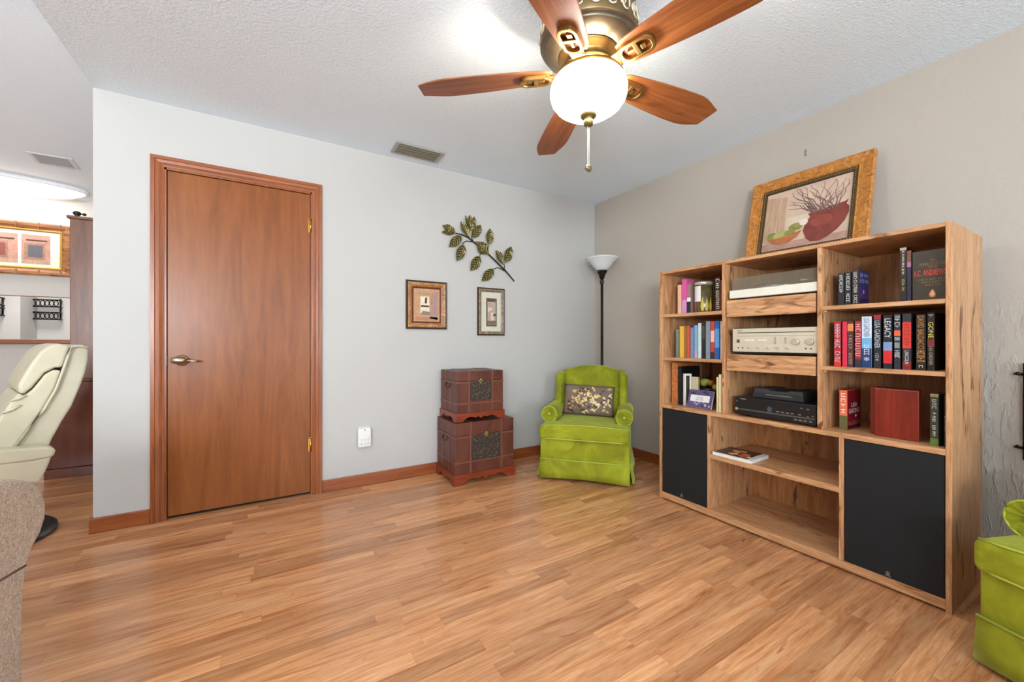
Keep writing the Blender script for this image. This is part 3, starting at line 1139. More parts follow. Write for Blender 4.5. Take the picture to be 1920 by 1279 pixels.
# ------------------------------------------------------------------ books
def bkmat(c):
    return plain('book_cover_%d_%d_%d' % c, c, .38, 0, .10, 60)


def book(label, u0, u1, vt, X0, z0, col, bands=(), texts=(), depth=.15, cover=(), name='book', vref=None, group='books on the shelves', tilt=0.0, cover_col=None):
    """spine between pixels u0..u1 on the plane X0, standing on z0, top at pixel row vt"""
    ym = onX(u0, 640, X0).y
    yn = onX(u1, 640, X0).y
    h = onX((u0 + u1) / 2, vt, X0).z - z0
    yc, w_ = (ym + yn) / 2, ym - yn - .0006
    t = thing(name, label, 'book', (X0 + depth / 2, yc, z0), tilt, group)
    bt = .0022 if w_ > .012 else .0012
    m = M()
    d2 = depth / 2
    m.box(-d2, -d2 + bt, -w_ / 2, w_ / 2, .0003, h)
    m.box(-d2 + bt, d2, -w_ / 2, -w_ / 2 + bt, .0003, h, 1)
    m.box(-d2 + bt, d2, w_ / 2 - bt, w_ / 2, .0003, h, 1)
    for b0, b1, c in bands:
        m.box(-d2 - .0004, -d2, -w_ / 2, w_ / 2, max(.0006, h * (1 - b1)), h * (1 - b0), 2 + [x[2] for x in bands].index(c))
    m.build('cover', [bkmat(col), bkmat(cover_col or col)] + [bkmat(b[2]) for b in bands], t, True)
    M().box(-d2 + bt, d2 - .003, -w_ / 2 + bt, w_ / 2 - bt, .004, h - .004).build('page_block', cream_paper, t, True)
    if texts:
        m = M()
        mats = []
        for (s_, f0, f1, wf, c) in texts:
            mats.append(plain('ink_%d_%d_%d' % c, c, .4))
            m.text(s_, (-d2 - .0008, 0, h * (1 - (f0 + f1) / 2)), (0, 0, -1), (0, -1, 0), h * (f1 - f0), w_ * wf, len(mats) - 1)
        m.build('spine_title', mats, t, True, recalc=False)
    if cover:
        m = M()
        mats = []
        for it in cover:
            if it[0] == 'T':
                _, s_, xf, zf, wf, hf, c = it
                mats.append(plain('ink_%d_%d_%d' % c, c, .4))
                m.text(s_, (-d2 + depth * xf, -w_ / 2 - .0008, h * zf), (1, 0, 0), (0, 0, 1), depth * wf, h * hf, len(mats) - 1)
            else:
                _, x0, x1, q0, q1, c = it
                mats.append(bkmat(c))
                m.box(-d2 + depth * x0, -d2 + depth * x1, -w_ / 2 - .0005, -w_ / 2, h * q0, h * q1, len(mats) - 1)
        m.build('cover_print', mats, t, True, recalc=False)
    return t


W_, K_ = (232, 230, 226), (24, 24, 28)
# left column, top shelf
X1 = 2.325
book('slim peach book at the outer end of the shelf with the pear tin', 1270.6, 1277.3, 534.6, X1, ZL1, (226, 180, 150), depth=.075)
book('tall bright pink book beside the pear tin', 1278.6, 1287.3, 524, X1, ZL1, (216, 86, 160), bands=((.6, .97, (200, 150, 190)),), depth=.075)
book('short grey and black book wedged next to the pear tin', 1288, 1295, 533, X1, ZL1, (150, 120, 116), bands=((.46, .6, W_), (.6, 1.0, (34, 36, 44))), depth=.075)
cc_ = onX(1319.5, 640, 2.372)
cr = .054
tin = thing('canister', 'round glossy tin canister printed with yellow pears', 'canister', (cc_.x, cc_.y, ZL1))
th_ = onX(1312, 529.5, X1 + .02).z - ZL1
M().lathe([(cr - .002, .0004), (cr, .004), (cr, th_ - .012)], (0, 0, 0), 40).build('tin_body', plain('tin_olive_print', (96, 88, 60), .22, .2, .35, 40), tin, True)
M().lathe([(cr + .0015, th_ - .022), (cr + .0015, th_ - .004), (cr - .003, th_)], (0, 0, 0), 40).build('lid', plain('tin_lid', (206, 204, 200), .2, .5), tin, True)


def curved_patch(m, r, a0, a1, z0, z1, mi, n=8, shape=None):
    prev = None
    for k in range(n + 1):
        f_ = k / n
        a = a0 + (a1 - a0) * f_
        zz0, zz1 = (z0, z1) if shape is None else shape(f_)
        p = (m.bm.verts.new((r * math.cos(a), r * math.sin(a), zz0)), m.bm.verts.new((r * math.cos(a), r * math.sin(a), zz1)))
        if prev:
            f = m.bm.faces.new((prev[0], p[0], p[1], prev[1]))
            f.material_index = mi
            f.smooth = True
        prev = p


m = M()
curved_patch(m, cr + .0006, math.radians(135), math.radians(195), th_ * .36, th_ * .86, 0)  # white patch is the glossy highlight, painted onto the tin
curved_patch(m, cr + .0006, math.radians(138), math.radians(160), th_ * .03, th_ * .36, 1)
for ac in (205, 232, 258):
    for q in range(1):
        a0, a1 = math.radians(ac - 11), math.radians(ac + 11)
        curved_patch(m, cr + .0012, a0, a1, 0, 0, 2, 12,
                     lambda f_: (th_ * (.20 - .15 * math.sqrt(max(0, 1 - (2 * f_ - 1) ** 2))), th_ * (.20 + (.15 + .16 * math.exp(-((f_ - .5) / .18) ** 2)) * math.sqrt(max(0, 1 - (2 * f_ - 1) ** 2)))))
m.build('print_and_highlight', [plain('tin_highlight', (226, 224, 218), .25), plain('tin_red', (196, 70, 40), .3), plain('tin_pear', (190, 164, 60), .3)], tin, True)
book('tall black book with white zigzag lettering next to the oak divider', 1341, 1350.4, 520.6, X1, ZL1, (36, 32, 30),
     texts=(('~AAVVAAVV', .04, .95, .7, (214, 206, 190)),), depth=.10)
book('thin rust brown book against the oak divider', 1351, 1353.8, 526, X1, ZL1, (140, 70, 42))
# left column, middle shelf
X2 = 2.315
row2 = [('slim grey green book, first on the shelf of colourful spines', 1267.3, 1272.6, 617.7, (120, 128, 120), ()),
        ('bright yellow book on the shelf of colourful spines', 1274.4, 1282.3, 612.4, (222, 178, 62), ()),
        ('thin brown orange book between a yellow and a red book', 1283.3, 1287.3, 612.4, (166, 104, 60), ()),
        ('red orange book beside the thin brown one', 1288, 1293.2, 611.7, (206, 84, 62), ()),
        ('grey blue book with navy edge beside the red orange one', 1294.6, 1300.4, 611, (120, 140, 166), ((.0, .06, (30, 44, 92)),)),
        ('light blue book with lilac foot', 1301.9, 1308, 610.4, (132, 168, 206), ((.75, 1.0, (176, 166, 206)),)),
        ('pale mint book beside a black book', 1309, 1314.3, 606.4, (196, 216, 214), ()),
        ('black book with dotted gold lettering among the colourful spines', 1315.9, 1321.8, 605, (38, 36, 32), ((.1, .45, (74, 74, 70)),)),
        ('wide slate grey book between a black and a red book', 1323.2, 1331, 603, (128, 144, 160), ()),
        ('red book with pale lettering band beside the royal blue one', 1332.5, 1339.4, 603, (196, 70, 58), ((.25, .55, (236, 190, 176)), (.82, 1.0, (60, 44, 40)))),
        ('royal blue book with light blue emblem near the oak divider', 1340.2, 1348.8, 602.7, (30, 100, 180), ((.2, .7, (90, 156, 214)),)),
        ('thin white book against the oak divider', 1350.6, 1353.6, 603, (214, 214, 216), ())]
for lb, a, b, vt, c, bd_ in row2:
    book(lb, a, b, vt, X2, ZL2, c, bands=bd_)
# right column, top shelf
X3 = 2.335
book('slim black book with white script, outermost of three on the top shelf', 1571.5, 1583, 512.5, X3, ZR1, (30, 34, 40), texts=(('~Chandler', .05, .62, .5, (214, 218, 222)),), depth=.11)
book('black book with white script between two others on the top shelf', 1584.2, 1596, 510.5, X3, ZR1, (26, 28, 30), texts=(('~Chandler Fire', .05, .9, .5, (222, 222, 218)),), depth=.11)
book('black spined book with purple cover and pale blue lettering', 1597.8, 1610.4, 507, X3, ZR1, (30, 30, 30), texts=(('~Whitethorn Fire', .05, .95, .5, (220, 218, 206)),), depth=.115,
     cover_col=(66, 50, 110), cover=(('T', '~Nora', .5, .86, .8, .11, (150, 180, 226)), ('T', '~Roberts', .5, .70, .85, .12, (150, 180, 226)), ('R', .42, .54, .34, .44, (150, 140, 190)), ('R', .05, .95, .04, .2, (44, 34, 74))))
book('tall black hardback with gold lettering beside the big brown cover', 1687.3, 1699.8, 465, X3 - .01, ZR1, (30, 26, 26), bands=((.0, .05, (170, 160, 140)),),
     texts=(('~VIRGINIA', .06, .5, .32, (226, 220, 210)), ('~BLACK CAT', .14, .8, .42, (206, 160, 84))), depth=.16)
book('thin purple and black hardback leaning by the big brown cover', 1700.6, 1708.8, 470.6, X3 - .01, ZR1, (40, 34, 62), bands=((.0, .22, (120, 70, 50)), (.22, .32, (170, 110, 150))), depth=.16)
a, b = onX(1711, 520, X3 - .02), onX(1784, 520, X3 - .02)
bt_ = thing('book', 'large dark brown hardback shown face out with red lettering', 'book', (X3 - .005, (.462 + a.y) / 2, ZR1), 0, 'books on the shelves')
yl, yr = a.y - (.462 + a.y) / 2, -(a.y - .470) / 2
hh = onX(1740, 470, X3 - .02).z - ZR1
m = M().box(-.015, -.012, yr, yl, .0004, hh).box(.012, .015, yr, yl, .0004, hh).box(-.012, .012, yl - .002, yl, .0004, hh)
m.build('cover', plain('book_dark_olive_brown', (58, 50, 38), .35, 0, .1, 30), bt_, True)
M().box(-.012, .012, yr + .004, yl - .002, .004, hh - .004).build('page_block', cream_paper, bt_, True)
m = M()
mid = (yl + yr) / 2
R_, U_ = (0, -1, 0), (0, 0, 1)
m.text('V.C. ANDREWS', (-.0155, mid, hh * .555), R_, U_, (yl - yr) * .93, hh * .115, 0)
m.text('~The', (-.0155, mid - .01, hh * .80), R_, U_, .012, hh * .035, 1)
m.text('~Flowers in the Attic', (-.0155, mid - .01, hh * .725), R_, U_, (yl - yr) * .8, hh * .06, 1)
m.text('~Series', (-.0155, mid - .01, hh * .665), R_, U_, .026, hh * .04, 1)
for q in range(3):
    m.text('~' + 'Petal on thorns and wind'[:24 - q * 5], (-.0155, mid - .01, hh * (.42 - .055 * q)), R_, U_, (yl - yr) * (.86 - .2 * q), hh * .035, 1)
m.lathe([(.0005, 0), (.009, .004), (.011, .014), (.006, .026), (.001, .034)], (-.0145, mid - .008, hh * .05), 14, 2)
m.build('cover_print', [plain('ink_red', (226, 62, 48), .4), plain('ink_gold', (150, 116, 70), .4), plain('ink_flame', (214, 150, 96), .4)], bt_, True, recalc=False)
# right column, middle shelf
X4 = 2.30
RED = (170, 36, 44)
r2 = [('red thriller with silver lettering, first on the thriller shelf', 1563.8, 1577, 603.7, RED, ((.86, 1, (206, 50, 46)),), (('~JOHANSEN', .05, .6, .75, (190, 196, 206)), ('~IRIS', .66, .9, .75, (190, 196, 206))), ()),
      ('plain pinkish red slim thriller', 1579.3, 1588.3, 603.7, (206, 50, 74), (), (), ()),
      ('dark thriller with orange flame at its top', 1589, 1600.3, 602.5, (84, 44, 44), ((.06, .22, (214, 130, 80)),), (('~KAREN ROSE', .3, .95, .55, (170, 150, 140)),), ()),
      ('red thriller with tall white lettering', 1602.7, 1615.3, 602.5, (150, 40, 44), ((.82, 1, (52, 48, 60)),), (('~GARDNER', .05, .78, .75, (226, 170, 170)),), ()),
      ('white to deep blue thriller, palest of the thriller shelf', 1615.9, 1634.5, 594, (206, 220, 236), ((.42, .62, (110, 170, 216)), (.62, 1, (34, 58, 110))), (('LISA GARDNER', .03, .4, .62, (100, 116, 140)), ('~CATCH ME', .55, .88, .55, (240, 242, 244))), ()),
      ('black thriller with red emblem and grey lettering', 1638, 1651.8, 591, (34, 38, 46), ((.0, .09, (150, 40, 50)),), (('LISA GARDNER', .11, .62, .75, (190, 200, 206)), ('~FEAR', .72, .86, .5, (190, 190, 190))), ()),
      ('black thriller with white lettering and red block', 1656, 1672.8, 592, (30, 32, 40), ((.66, .9, (206, 40, 50)), (.5, .66, (120, 150, 190))), (('LEGACY', .06, .42, .7, (216, 216, 220)),), ()),
      ('black thriller with white lettering and a small orange patch', 1676.4, 1688.4, 589, (40, 44, 52), ((.3, .4, (222, 100, 60)),), (('~LISA', .03, .27, .8, (200, 206, 212)), ('~DO NOT', .42, .62, .8, (214, 218, 220)), ('~TELL', .66, .8, .8, (226, 228, 230))), ()),
      ('black thriller with large red block lettering', 1692, 1708.7, 588.7, (44, 44, 50), ((.15, .62, (206, 60, 50)), (.86, 1, (130, 36, 40))), (('LINCOLN', .66, .9, .45, (216, 214, 208)), ('~MURDERS', .17, .60, .5, (150, 36, 34))), ()),
      ('black thriller with gold lettering', 1717.7, 1735.7, 590.5, (34, 28, 24), (), (('DAVID BALDACCI', .02, .62, .68, (190, 130, 62)), ('~SPLIT', .64, .86, .8, (214, 150, 70)), ('~o', .9, .97, .4, (226, 216, 196))), ()),
      ('black thriller with yellow lettering, last on the thriller shelf', 1738.7, 1752.4, 587, (24, 22, 22), ((.46, .58, (120, 44, 40)),), (('~x', .02, .12, .7, (150, 146, 136)), ('GONE', .16, .44, .75, (226, 206, 90)), ('LISA GARDNER', .58, .9, .5, (176, 156, 130))), ())]
for lb, a, b, vt, c, bd_, tx, cv in r2:
    book(lb, a, b, vt, X4, ZR2, c, bands=bd_, texts=tx, depth=.155, cover_col=(30, 26, 28))
# right column, bottom
X5 = 2.345
book('red covered paperback with orange spine beside the red box', 1573.8, 1588.6, 732.6, X5, ZM, (220, 110, 80), bands=((.64, 1, (96, 92, 52)),),
     texts=(('~LISA', .06, .6, .55, (250, 226, 206)),), depth=.155, cover_col=(130, 16, 30),
     cover=(('T', 'LISA', .5, .62, .42, .11, (232, 230, 226)), ('T', 'GARDNER', .52, .47, .84, .12, (232, 230, 226)), ('R', .60, .68, .30, .36, (240, 236, 230)), ('R', .02, .98, .03, .10, (44, 14, 18)),
            ('T', '~SAY GOODBYE', .5, .16, .86, .10, (176, 120, 110))))
rb = thing('box', 'reddish brown wooden box standing on edge between the books', 'box', (X5 + .03, onX(1680, 640, X5).y, ZM))
rw = wood('red_mahogany_box', [(104, 26, 14), (132, 40, 22), (146, 52, 34)], 'Z', 6, 1.6, .3, dist=2)
y0, y1 = onX(1640, 640, X5 - .02).y, onX(1723, 640, X5 - .02).y
zt = onX(1680, 731, X5 - .02).z
M().box(X5 - .02, X5 + .015, y1, y0, ZM + .0004, zt).build('front', rw, rb, bevel=.002)
yb0, yb1 = onX(1631.6, 640, X5 + .018).y, onX(1721, 640, X5 + .018).y
M().box(X5 + .018, X5 + .075, yb1 + .004, yb0, ZM + .0004, zt + .001).build('back', rw, rb, bevel=.002)
M().box(X5 + .0151, X5 + .0179, y1 + .006, y0 - .004, ZM + .004, zt - .004).build('joint', plain('box_joint', (40, 16, 12), .6), rb)
book('green black paperback with white lettering, turned a little on the lowest book shelf', 1748, 1765, 739.5, 2.30, ZM, (58, 62, 52), bands=((.86, 1, (96, 120, 50)), (.0, .06, (150, 128, 96))),
     texts=(('~LEE', .1, .3, .5, (200, 200, 186)), ('~BAD LUCK', .36, .84, .4, (226, 224, 206))), depth=.10, tilt=-.14, cover_col=(48, 48, 44))
book('black paperback against the oak side panel on the lowest book shelf', 1770, 1776.2, 741, 2.305, ZM, (22, 22, 26), texts=(('~COBEN', .4, .75, .5, (190, 186, 176)),), depth=.09)

# left column, lowest opening: keepsakes
XK = 2.33
burl = wood('burl_wood', [(150, 84, 40), (192, 118, 62), (212, 142, 84)], 'Z', 5, 5, .3, streak=(96, 48, 22), streak_lo=.58, dist=3, along=3)
g0, g1 = onX(1259.8, 640, XK).y, onX(1269.7, 640, XK).y
t = thing('album', 'tall burl wood bound album standing in the lowest left opening', 'album', (XK + .1, (g0 + g1) / 2, ZM))
za = onX(1264, 681, XK).z
M().box(XK, XK + .004, g1, g0, ZM + .0004, za).box(XK + .004, XK + .2, g1, g1 + .003, ZM + .0004, za).box(XK + .004, XK + .2, g0 - .003, g0, ZM + .0004, za).build('cover', burl, t, bevel=.001)
M().box(XK + .004, XK + .195, g1 + .003, g0 - .003, ZM + .003, za - .003).build('page_block', cream_paper, t)
g0, g1 = onX(1271.5, 640, XK).y, onX(1277.5, 640, XK).y
t = thing('binder', 'tall black binder next to the burl wood album', 'binder', (XK + .1, (g0 + g1) / 2, ZM))
za2 = onX(1275, 688, XK).z
M().box(XK, XK + .003, g1, g0, ZM + .0004, za2).box(XK + .003, XK + .2, g1, g1 + .002, ZM + .0004, za2).box(XK + .003, XK + .2, g0 - .002, g0, ZM + .0004, za2).build('cover', black_plastic, t, bevel=.001)
M().box(XK + .003, XK + .195, g1 + .002, g0 - .002, ZM + .003, za2 - .003).build('page_block', cream_paper, t)
t = thing('photo_frame', 'white edged photo frame turned sideways beside the black binder', 'photo frame', (XK + .04, onX(1290, 640, XK + .03).y, ZM), 0)
a = onX(1282, 701.4, XK + .004)
b = onX(1295.5, 701, XK + .05)
d_ = (b - a)
d_.z = 0
L_ = d_.length
d_.normalize()
n_ = Vector((d_.y, -d_.x, 0))
hz_ = a.z - ZM
wf_ = plain('white_frame_paint', (226, 226, 222), .4)


def obox(m, o0, l0, l1, t0, t1, z0, z1, mi=0):
    pts = [o0 + d_ * l + n_ * tt for l, tt in ((l0, t0), (l1, t0), (l1, t1), (l0, t1))]
    m.prism([(p_.x, p_.y, z0) for p_ in pts], (0, 0, z1 - z0), mi)


m = M()
o0 = Vector((a.x, a.y, 0))
zb_ = ZM + .0004
for (l0, l1, z0, z1) in ((0, .012, zb_, zb_ + hz_), (L_ - .012, L_, zb_, zb_ + hz_), (.012, L_ - .012, zb_, zb_ + .012), (.012, L_ - .012, zb_ + hz_ - .012, zb_ + hz_)):
    obox(m, o0, l0, l1, -.008, .008, z0, z1)
m.build('frame', wf_, t)
m = M()
obox(m, o0, .012, L_ - .012, -.003, .003, zb_ + .012, zb_ + hz_ - .012)
m.build('picture', plain('photo_dark_olive', (58, 56, 44), .3, 0, .3, 30), t)
sx_ = XK + .05
a, b = onX(1297.5, 707, sx_), onX(1309, 707, sx_)
t = thing('small_book', 'small cream book with green edge behind the purple plaque', 'book', (sx_ + .007, (a.y + b.y) / 2, ZM), 0)
M().box(sx_, sx_ + .0015, b.y, a.y, ZM + .0004, a.z).box(sx_ + .0125, sx_ + .014, b.y, a.y, ZM + .0004, a.z).box(sx_ + .0015, sx_ + .0125, a.y - .0015, a.y, ZM + .0004, a.z).build('cover', plain('cream_cover', (206, 196, 160), .5, 0, .1), t)
M().box(sx_ + .0015, sx_ + .0125, b.y + .001, a.y - .0015, ZM + .002, a.z - .002).build('page_block', plain('olive_pages', (168, 160, 96), .6), t)
# fruit bowl behind
fb = onX(1331, 745, XK + .10)
bw = thing('fruit_bowl', 'small dark footed bowl holding artificial fruit behind the purple plaque', 'bowl', (XK + .155, onX(1328, 640, XK + .155).y, ZM))
M().lathe([(.030, .0006), (.034, .006), (.014, .016), (.012, .055), (.03, .075), (.052, .098), (.060, .115), (.057, .115), (.046, .096), (.01, .078)], (0, 0, 0), 28, cap=False).build('bowl_body', plain('bowl_brown', (52, 34, 26), .4), bw, True)
bcx, bcy = XK + .155, onX(1328, 640, XK + .155).y
for (dx, dy, zz, r_, c, lb, nm) in ((-.026, .036, .138, .028, (158, 166, 70), 'green pear lying over the rim of the fruit bowl', 'pear'),
                                    (-.010, -.022, .150, .0225, (204, 122, 52), 'orange in the fruit bowl', 'orange'),
                                    (-.012, -.058, .124, .022, (150, 164, 62), 'green apple in the fruit bowl beside the cream books', 'apple')):
    fr = thing(nm, lb, 'fruit', (bcx + dx, bcy + dy, ZM + zz - r_ * .9), 0, 'artificial fruit in the bowl')
    pr_ = [(.002, 0), (r_ * .6, r_ * .1), (r_ * .95, r_ * .6), (r_, r_ * .95), (r_ * .85, r_ * 1.45), (r_ * .45, r_ * 1.8), (.003, r_ * 1.78)]
    if nm == 'pear':
        mm = M().lathe([(r, z) for r, z in pr_[:5]] + [(r_ * .6, r_ * 1.8), (r_ * .4, r_ * 2.2), (.003, r_ * 2.4)], (0, 0, r_ * .9), 20,
                       rot=Matrix.Rotation(math.radians(62), 3, 'X'))
    else:
        mm = M().lathe(pr_, (0, 0, 0), 20)
    mm.build('flesh', plain('fruit_%s' % nm, c, .5, 0, .15, 30), fr, True)
    M().tube([(0, 0, r_ * 1.74), (.002, 0, r_ * 2.0)], .0015, 6).build('stem', plain('stem_brown', (70, 50, 28), .8), fr, True)
# purple plaque leaning back
A_, B_ = onX(1286, 758, BX + .03), onX(1329, 765.5, BX + .025)
hp = .115
pq = thing('plaque', 'small purple floral plaque with a white label leaning back', 'plaque', ((A_.x + B_.x) / 2 + .0135, (A_.y + B_.y) / 2, ZM + .0048), 0)
pq.rotation_euler = Euler((0, math.radians(20), math.radians(4)), 'XYZ')
wp = A_.y - B_.y
M().box(0, .012, -wp / 2, wp / 2, 0, hp).build('block', plain('plaque_edge', (206, 200, 214), .5), pq, True, bevel=.0015)
m = M().box(-.0008, 0, -wp / 2 + .001, wp / 2 - .001, .001, hp - .001, 0)
for q in range(22):
    cy_, cz__ = random.uniform(-wp / 2 + .012, wp / 2 - .012), random.uniform(.012, hp - .012)
    rr_ = random.uniform(.006, .012)
    m.lathe([(rr_, -.0012), (rr_ * .5, -.0016)], (0, cy_, cz__), 7, 1 + q % 3, axis='X')
m.box(-.0026, -.0018, -wp / 2 + .018, wp / 2 - .018, .038, .080, 4)
m.build('floral_face', [plain('plaque_purple', (84, 74, 116), .5, 0, .3, 120), plain('plaque_lilac', (146, 130, 176), .5), plain('plaque_indigo', (54, 50, 92), .5), plain('plaque_pink', (190, 160, 190), .5),
                        plain('plaque_label', (230, 228, 226), .5)], pq, True)
m = M()
m.text('~Friends', (-.0027, 0, .064), (0, -1, 0), (0, 0, 1), .045, .010)
m.text('~are like', (-.0027, 0, .051), (0, -1, 0), (0, 0, 1), .05, .009)
m.build('lettering', plain('ink_grey', (96, 92, 110), .5), pq, True, recalc=False)
book('short cream book at the outer side of the fruit bowl', 1343.4, 1347.0, 708, BX + .02, ZM, (222, 208, 164), depth=.13)
book('taller cream book against the oak divider in the lowest left opening', 1347.6, 1352.8, 702.7, BX + .02, ZM, (226, 212, 170), depth=.13)

# ------------------------------------------------------------------ stereo gear
ty0, ty1 = yB + T / 2 + .004, yA - T / 2 - .006
# turntable
tz = 1.299
tt = thing('turntable', 'white turntable under a clear smoked lid on the upper tray', 'turntable', (2.45, (ty0 + ty1) / 2, tz))
XT = BX + .012
wpl = plain('turntable_white', (222, 220, 206), .4)
M().box(XT, XT + .36, ty0, ty1 - .012, tz + .010, tz + .056).build('plinth', wpl, tt, bevel=.004)
for x in (XT + .04, XT + .32):
    for yy in (ty0 + .05, ty1 - .06):
        M().lathe([(.018, .0006), (.018, .010)], (x, yy, tz), 16).build('foot', black_plastic, tt)
M().lathe([(.15, 0), (.15, .012), (.145, .015)], (XT + .18, (ty0 + ty1) / 2 + .02, tz + .057), 48).build('platter', plain('platter_metal', (170, 174, 178), .22, .9), tt)
M().lathe([(.142, 0), (.142, .003)], (XT + .18, (ty0 + ty1) / 2 + .02, tz + .072), 48).build('platter_mat', plain('rubber_mat', (36, 36, 38), .6), tt)
m = M().tube([(XT + .30, ty0 + .05, tz + .085), (XT + .10, ty0 + .06, tz + .085), (XT + .06, ty0 + .10, tz + .080)], .005, 8)
m.lathe([(.022, 0), (.022, .03)], (XT + .30, ty0 + .05, tz + .056), 20)
m.build('tonearm', plain('arm_silver', (190, 190, 186), .3, .8), tt)


def smoked():
    m_, t_, b_ = nt('smoked_acrylic')
    b_.inputs['Base Color'].default_value = lin((150, 140, 122))
    b_.inputs['Roughness'].default_value = .08
    b_.inputs['Alpha'].default_value = .26
    return m_


m = M()
lx0, lx1, ly0, ly1, lz0, lz1 = XT + .012, XT + .35, ty0 + .004, ty1 - .022, tz + .0565, tz + .125
e_ = .003
m.box(lx0, lx0 + e_, ly0, ly1, lz0, lz1).box(lx1 - e_, lx1, ly0, ly1, lz0, lz1).box(lx0 + e_, lx1 - e_, ly0, ly0 + e_, lz0, lz1).box(lx0 + e_, lx1 - e_, ly1 - e_, ly1, lz0, lz1)
m.box(lx0, lx1, ly0, ly1, lz1, lz1 + e_)
m.build('dust_cover', smoked(), tt)
# receiver
rz = .988
X6 = BX + .016
ry0, ry1 = onX(1534.5, 640, X6).y, onX(1373.6, 640, X6).y
zt_, zb2 = 1.1345, 1.005
rv = thing('receiver', 'silver stereo receiver with round knobs on the lower tray', 'receiver', (2.45, (ry0 + ry1) / 2, rz))
cham = plain('champagne_silver', (214, 206, 184), .35, .25, .04)
M().box(X6 + .012, X6 + .34, ry0 + .004, ry1 - .004, rz + .006, zt_ + .004).build('case', black_plastic, rv, bevel=.002)
face = M().box(X6, X6 + .0115, ry0, ry1, zb2, zt_).build('faceplate', cham, rv, bevel=.0015)
for yy in (ry0 + .05, ry1 - .05):
    for xx in (X6 + .05, X6 + .28):
        M().lathe([(.015, .0006), (.015, .006)], (xx, yy, rz), 14).build('foot', black_plastic, rv)
rzp = lambda v, u=1450: onX(u, v, X6).z
ryp = lambda u: onX(u, 640, X6).y
dkl = plain('dial_dark', (86, 80, 66), .4)
m = M().box(X6 - .0008, X6, ryp(1528), ryp(1383), zt_ - .026, zt_ - .0215, 0).box(X6 - .0006, X6, ryp(1528), ryp(1383), zt_ - .043, zt_ - .0405, 1)
m.build('tuning_dial', [dkl, plain('dial_line', (168, 160, 140), .4)], rv)
ksil = plain('knob_silver', (212, 208, 196), .25, .6)
for u_ in (1493, 1520):
    kb = M().lathe([(.0155, 0), (.0155, -.012), (.0135, -.016)], (X6, ryp(u_), .5 * (zt_ + zb2) - .008), 28, axis='X')
    kb.lathe([(.018, 0), (.018, -.002)], (X6, ryp(u_), .5 * (zt_ + zb2) - .008), 28, axis='X')
    kb.build('knob', ksil, rv)
for u_ in (1405, 1423, 1441, 1459, 1477):
    M().lathe([(.0055, 0), (.005, -.012)], (X6, ryp(u_), zb2 + .022), 14, axis='X').build('small_knob', ksil, rv)
for u_ in (1384.5, 1392.5, 1511, 1520.5):
    M().lathe([(.0042, 0), (.0042, -.001)], (X6, ryp(u_), zb2 + .022), 14, axis='X').build('jack', dkl, rv)
m = M().box(X6 - .003, X6, ryp(1387), ryp(1382), .5 * (zt_ + zb2) - .014, .5 * (zt_ + zb2) + .004)
m.build('power_button', dkl, rv)
m = M().box(X6 - .003, X6, ryp(1413), ryp(1397), .5 * (zt_ + zb2) - .004, .5 * (zt_ + zb2) + .003).box(X6 - .003, X6, ryp(1437), ryp(1421), .5 * (zt_ + zb2) - .004, .5 * (zt_ + zb2) + .003)
m.build('selector_bar', plain('bar_white', (232, 228, 214), .3), rv)
m = M()
for u_ in (1452, 1471):
    for q in range(3):
        m.box(X6 - .003, X6, ryp(u_ + 3.5), ryp(u_), .5 * (zt_ + zb2) - .018 + q * .012, .5 * (zt_ + zb2) - .010 + q * .012)
m.build('switch_row', plain('switch_grey', (176, 170, 152), .3, .4), rv)
m = M().text('YAMAHA', (X6 - .0006, ryp(1386.5), zt_ - .011), (0, -1, 0), (0, 0, 1), .030, .006)
m.build('brand_lettering', plain('ink_dark', (60, 54, 46), .5), rv, recalc=False)
# CD player and small unit on it
X7 = BX + .02
cy0, cy1 = yB + T / 2 + .012, onX(1378, 640, X7).y
cd = thing('disc_player', 'black disc changer with a row of small buttons on the oak board', 'disc player', (2.45, (cy0 + cy1) / 2, ZM))
zc0, zc1 = ZM + .010, ZM + .108
M().box(X7 + .012, X7 + .36, cy0, cy1 - .004, zc0, zc1).build('case', black_plastic, cd, bevel=.002)
M().box(X7, X7 + .0115, cy0, cy1, zc0, zc1 - .002).build('faceplate', plain('black_face', (26, 26, 27), .28), cd, bevel=.002)
M().box(X7 - .002, X7, cy0 + .004, cy1 - .02, zc0 + .026, zc0 + .034).build('trim_line', plain('grey_line', (74, 74, 74), .4), cd)
for yy in (cy0 + .05, cy1 - .05):
    for xx in (X7 + .05, X7 + .3):
        M().lathe([(.016, .0006), (.016, .010)], (xx, yy, ZM), 14).build('foot', black_plastic, cd)
cyp = lambda u: onX(u, 640, X7).y
M().lathe([(.0075, 0), (.0075, -.004)], (X7, cyp(1381.5), zc0 + .030), 18, axis='X').build('power_button', plain('button_silver', (200, 198, 190), .3, .6), cd)
M().lathe([(.0035, 0), (.0035, -.003)], (X7, cyp(1382), zc0 + .074), 12, axis='X').build('remote_sensor', plain('sensor_grey', (120, 116, 112), .4), cd)
m = M().lathe([(.012, 0), (.012, -.002)], (X7, cyp(1443), zc0 + .052), 20, axis='X')
m.box(X7 - .0015, X7, cyp(1447), cyp(1439), zc0 + .036, zc0 + .041)
m.build('jog_dial', plain('dial_bluegrey', (66, 78, 96), .3), cd)
bt_m = plain('button_warm_grey', (118, 108, 98), .4)
for u_ in (1456, 1465, 1474, 1483, 1497):
    M().box(X7 - .003, X7, cyp(u_ + 5), cyp(u_), zc0 + .040, zc0 + .046).build('button', bt_m, cd)
for u_ in (1489, 1498, 1507, 1517):
    M().box(X7 - .003, X7, cyp(u_ + 6), cyp(u_), zc0 + .012, zc0 + .019).build('button', bt_m, cd)
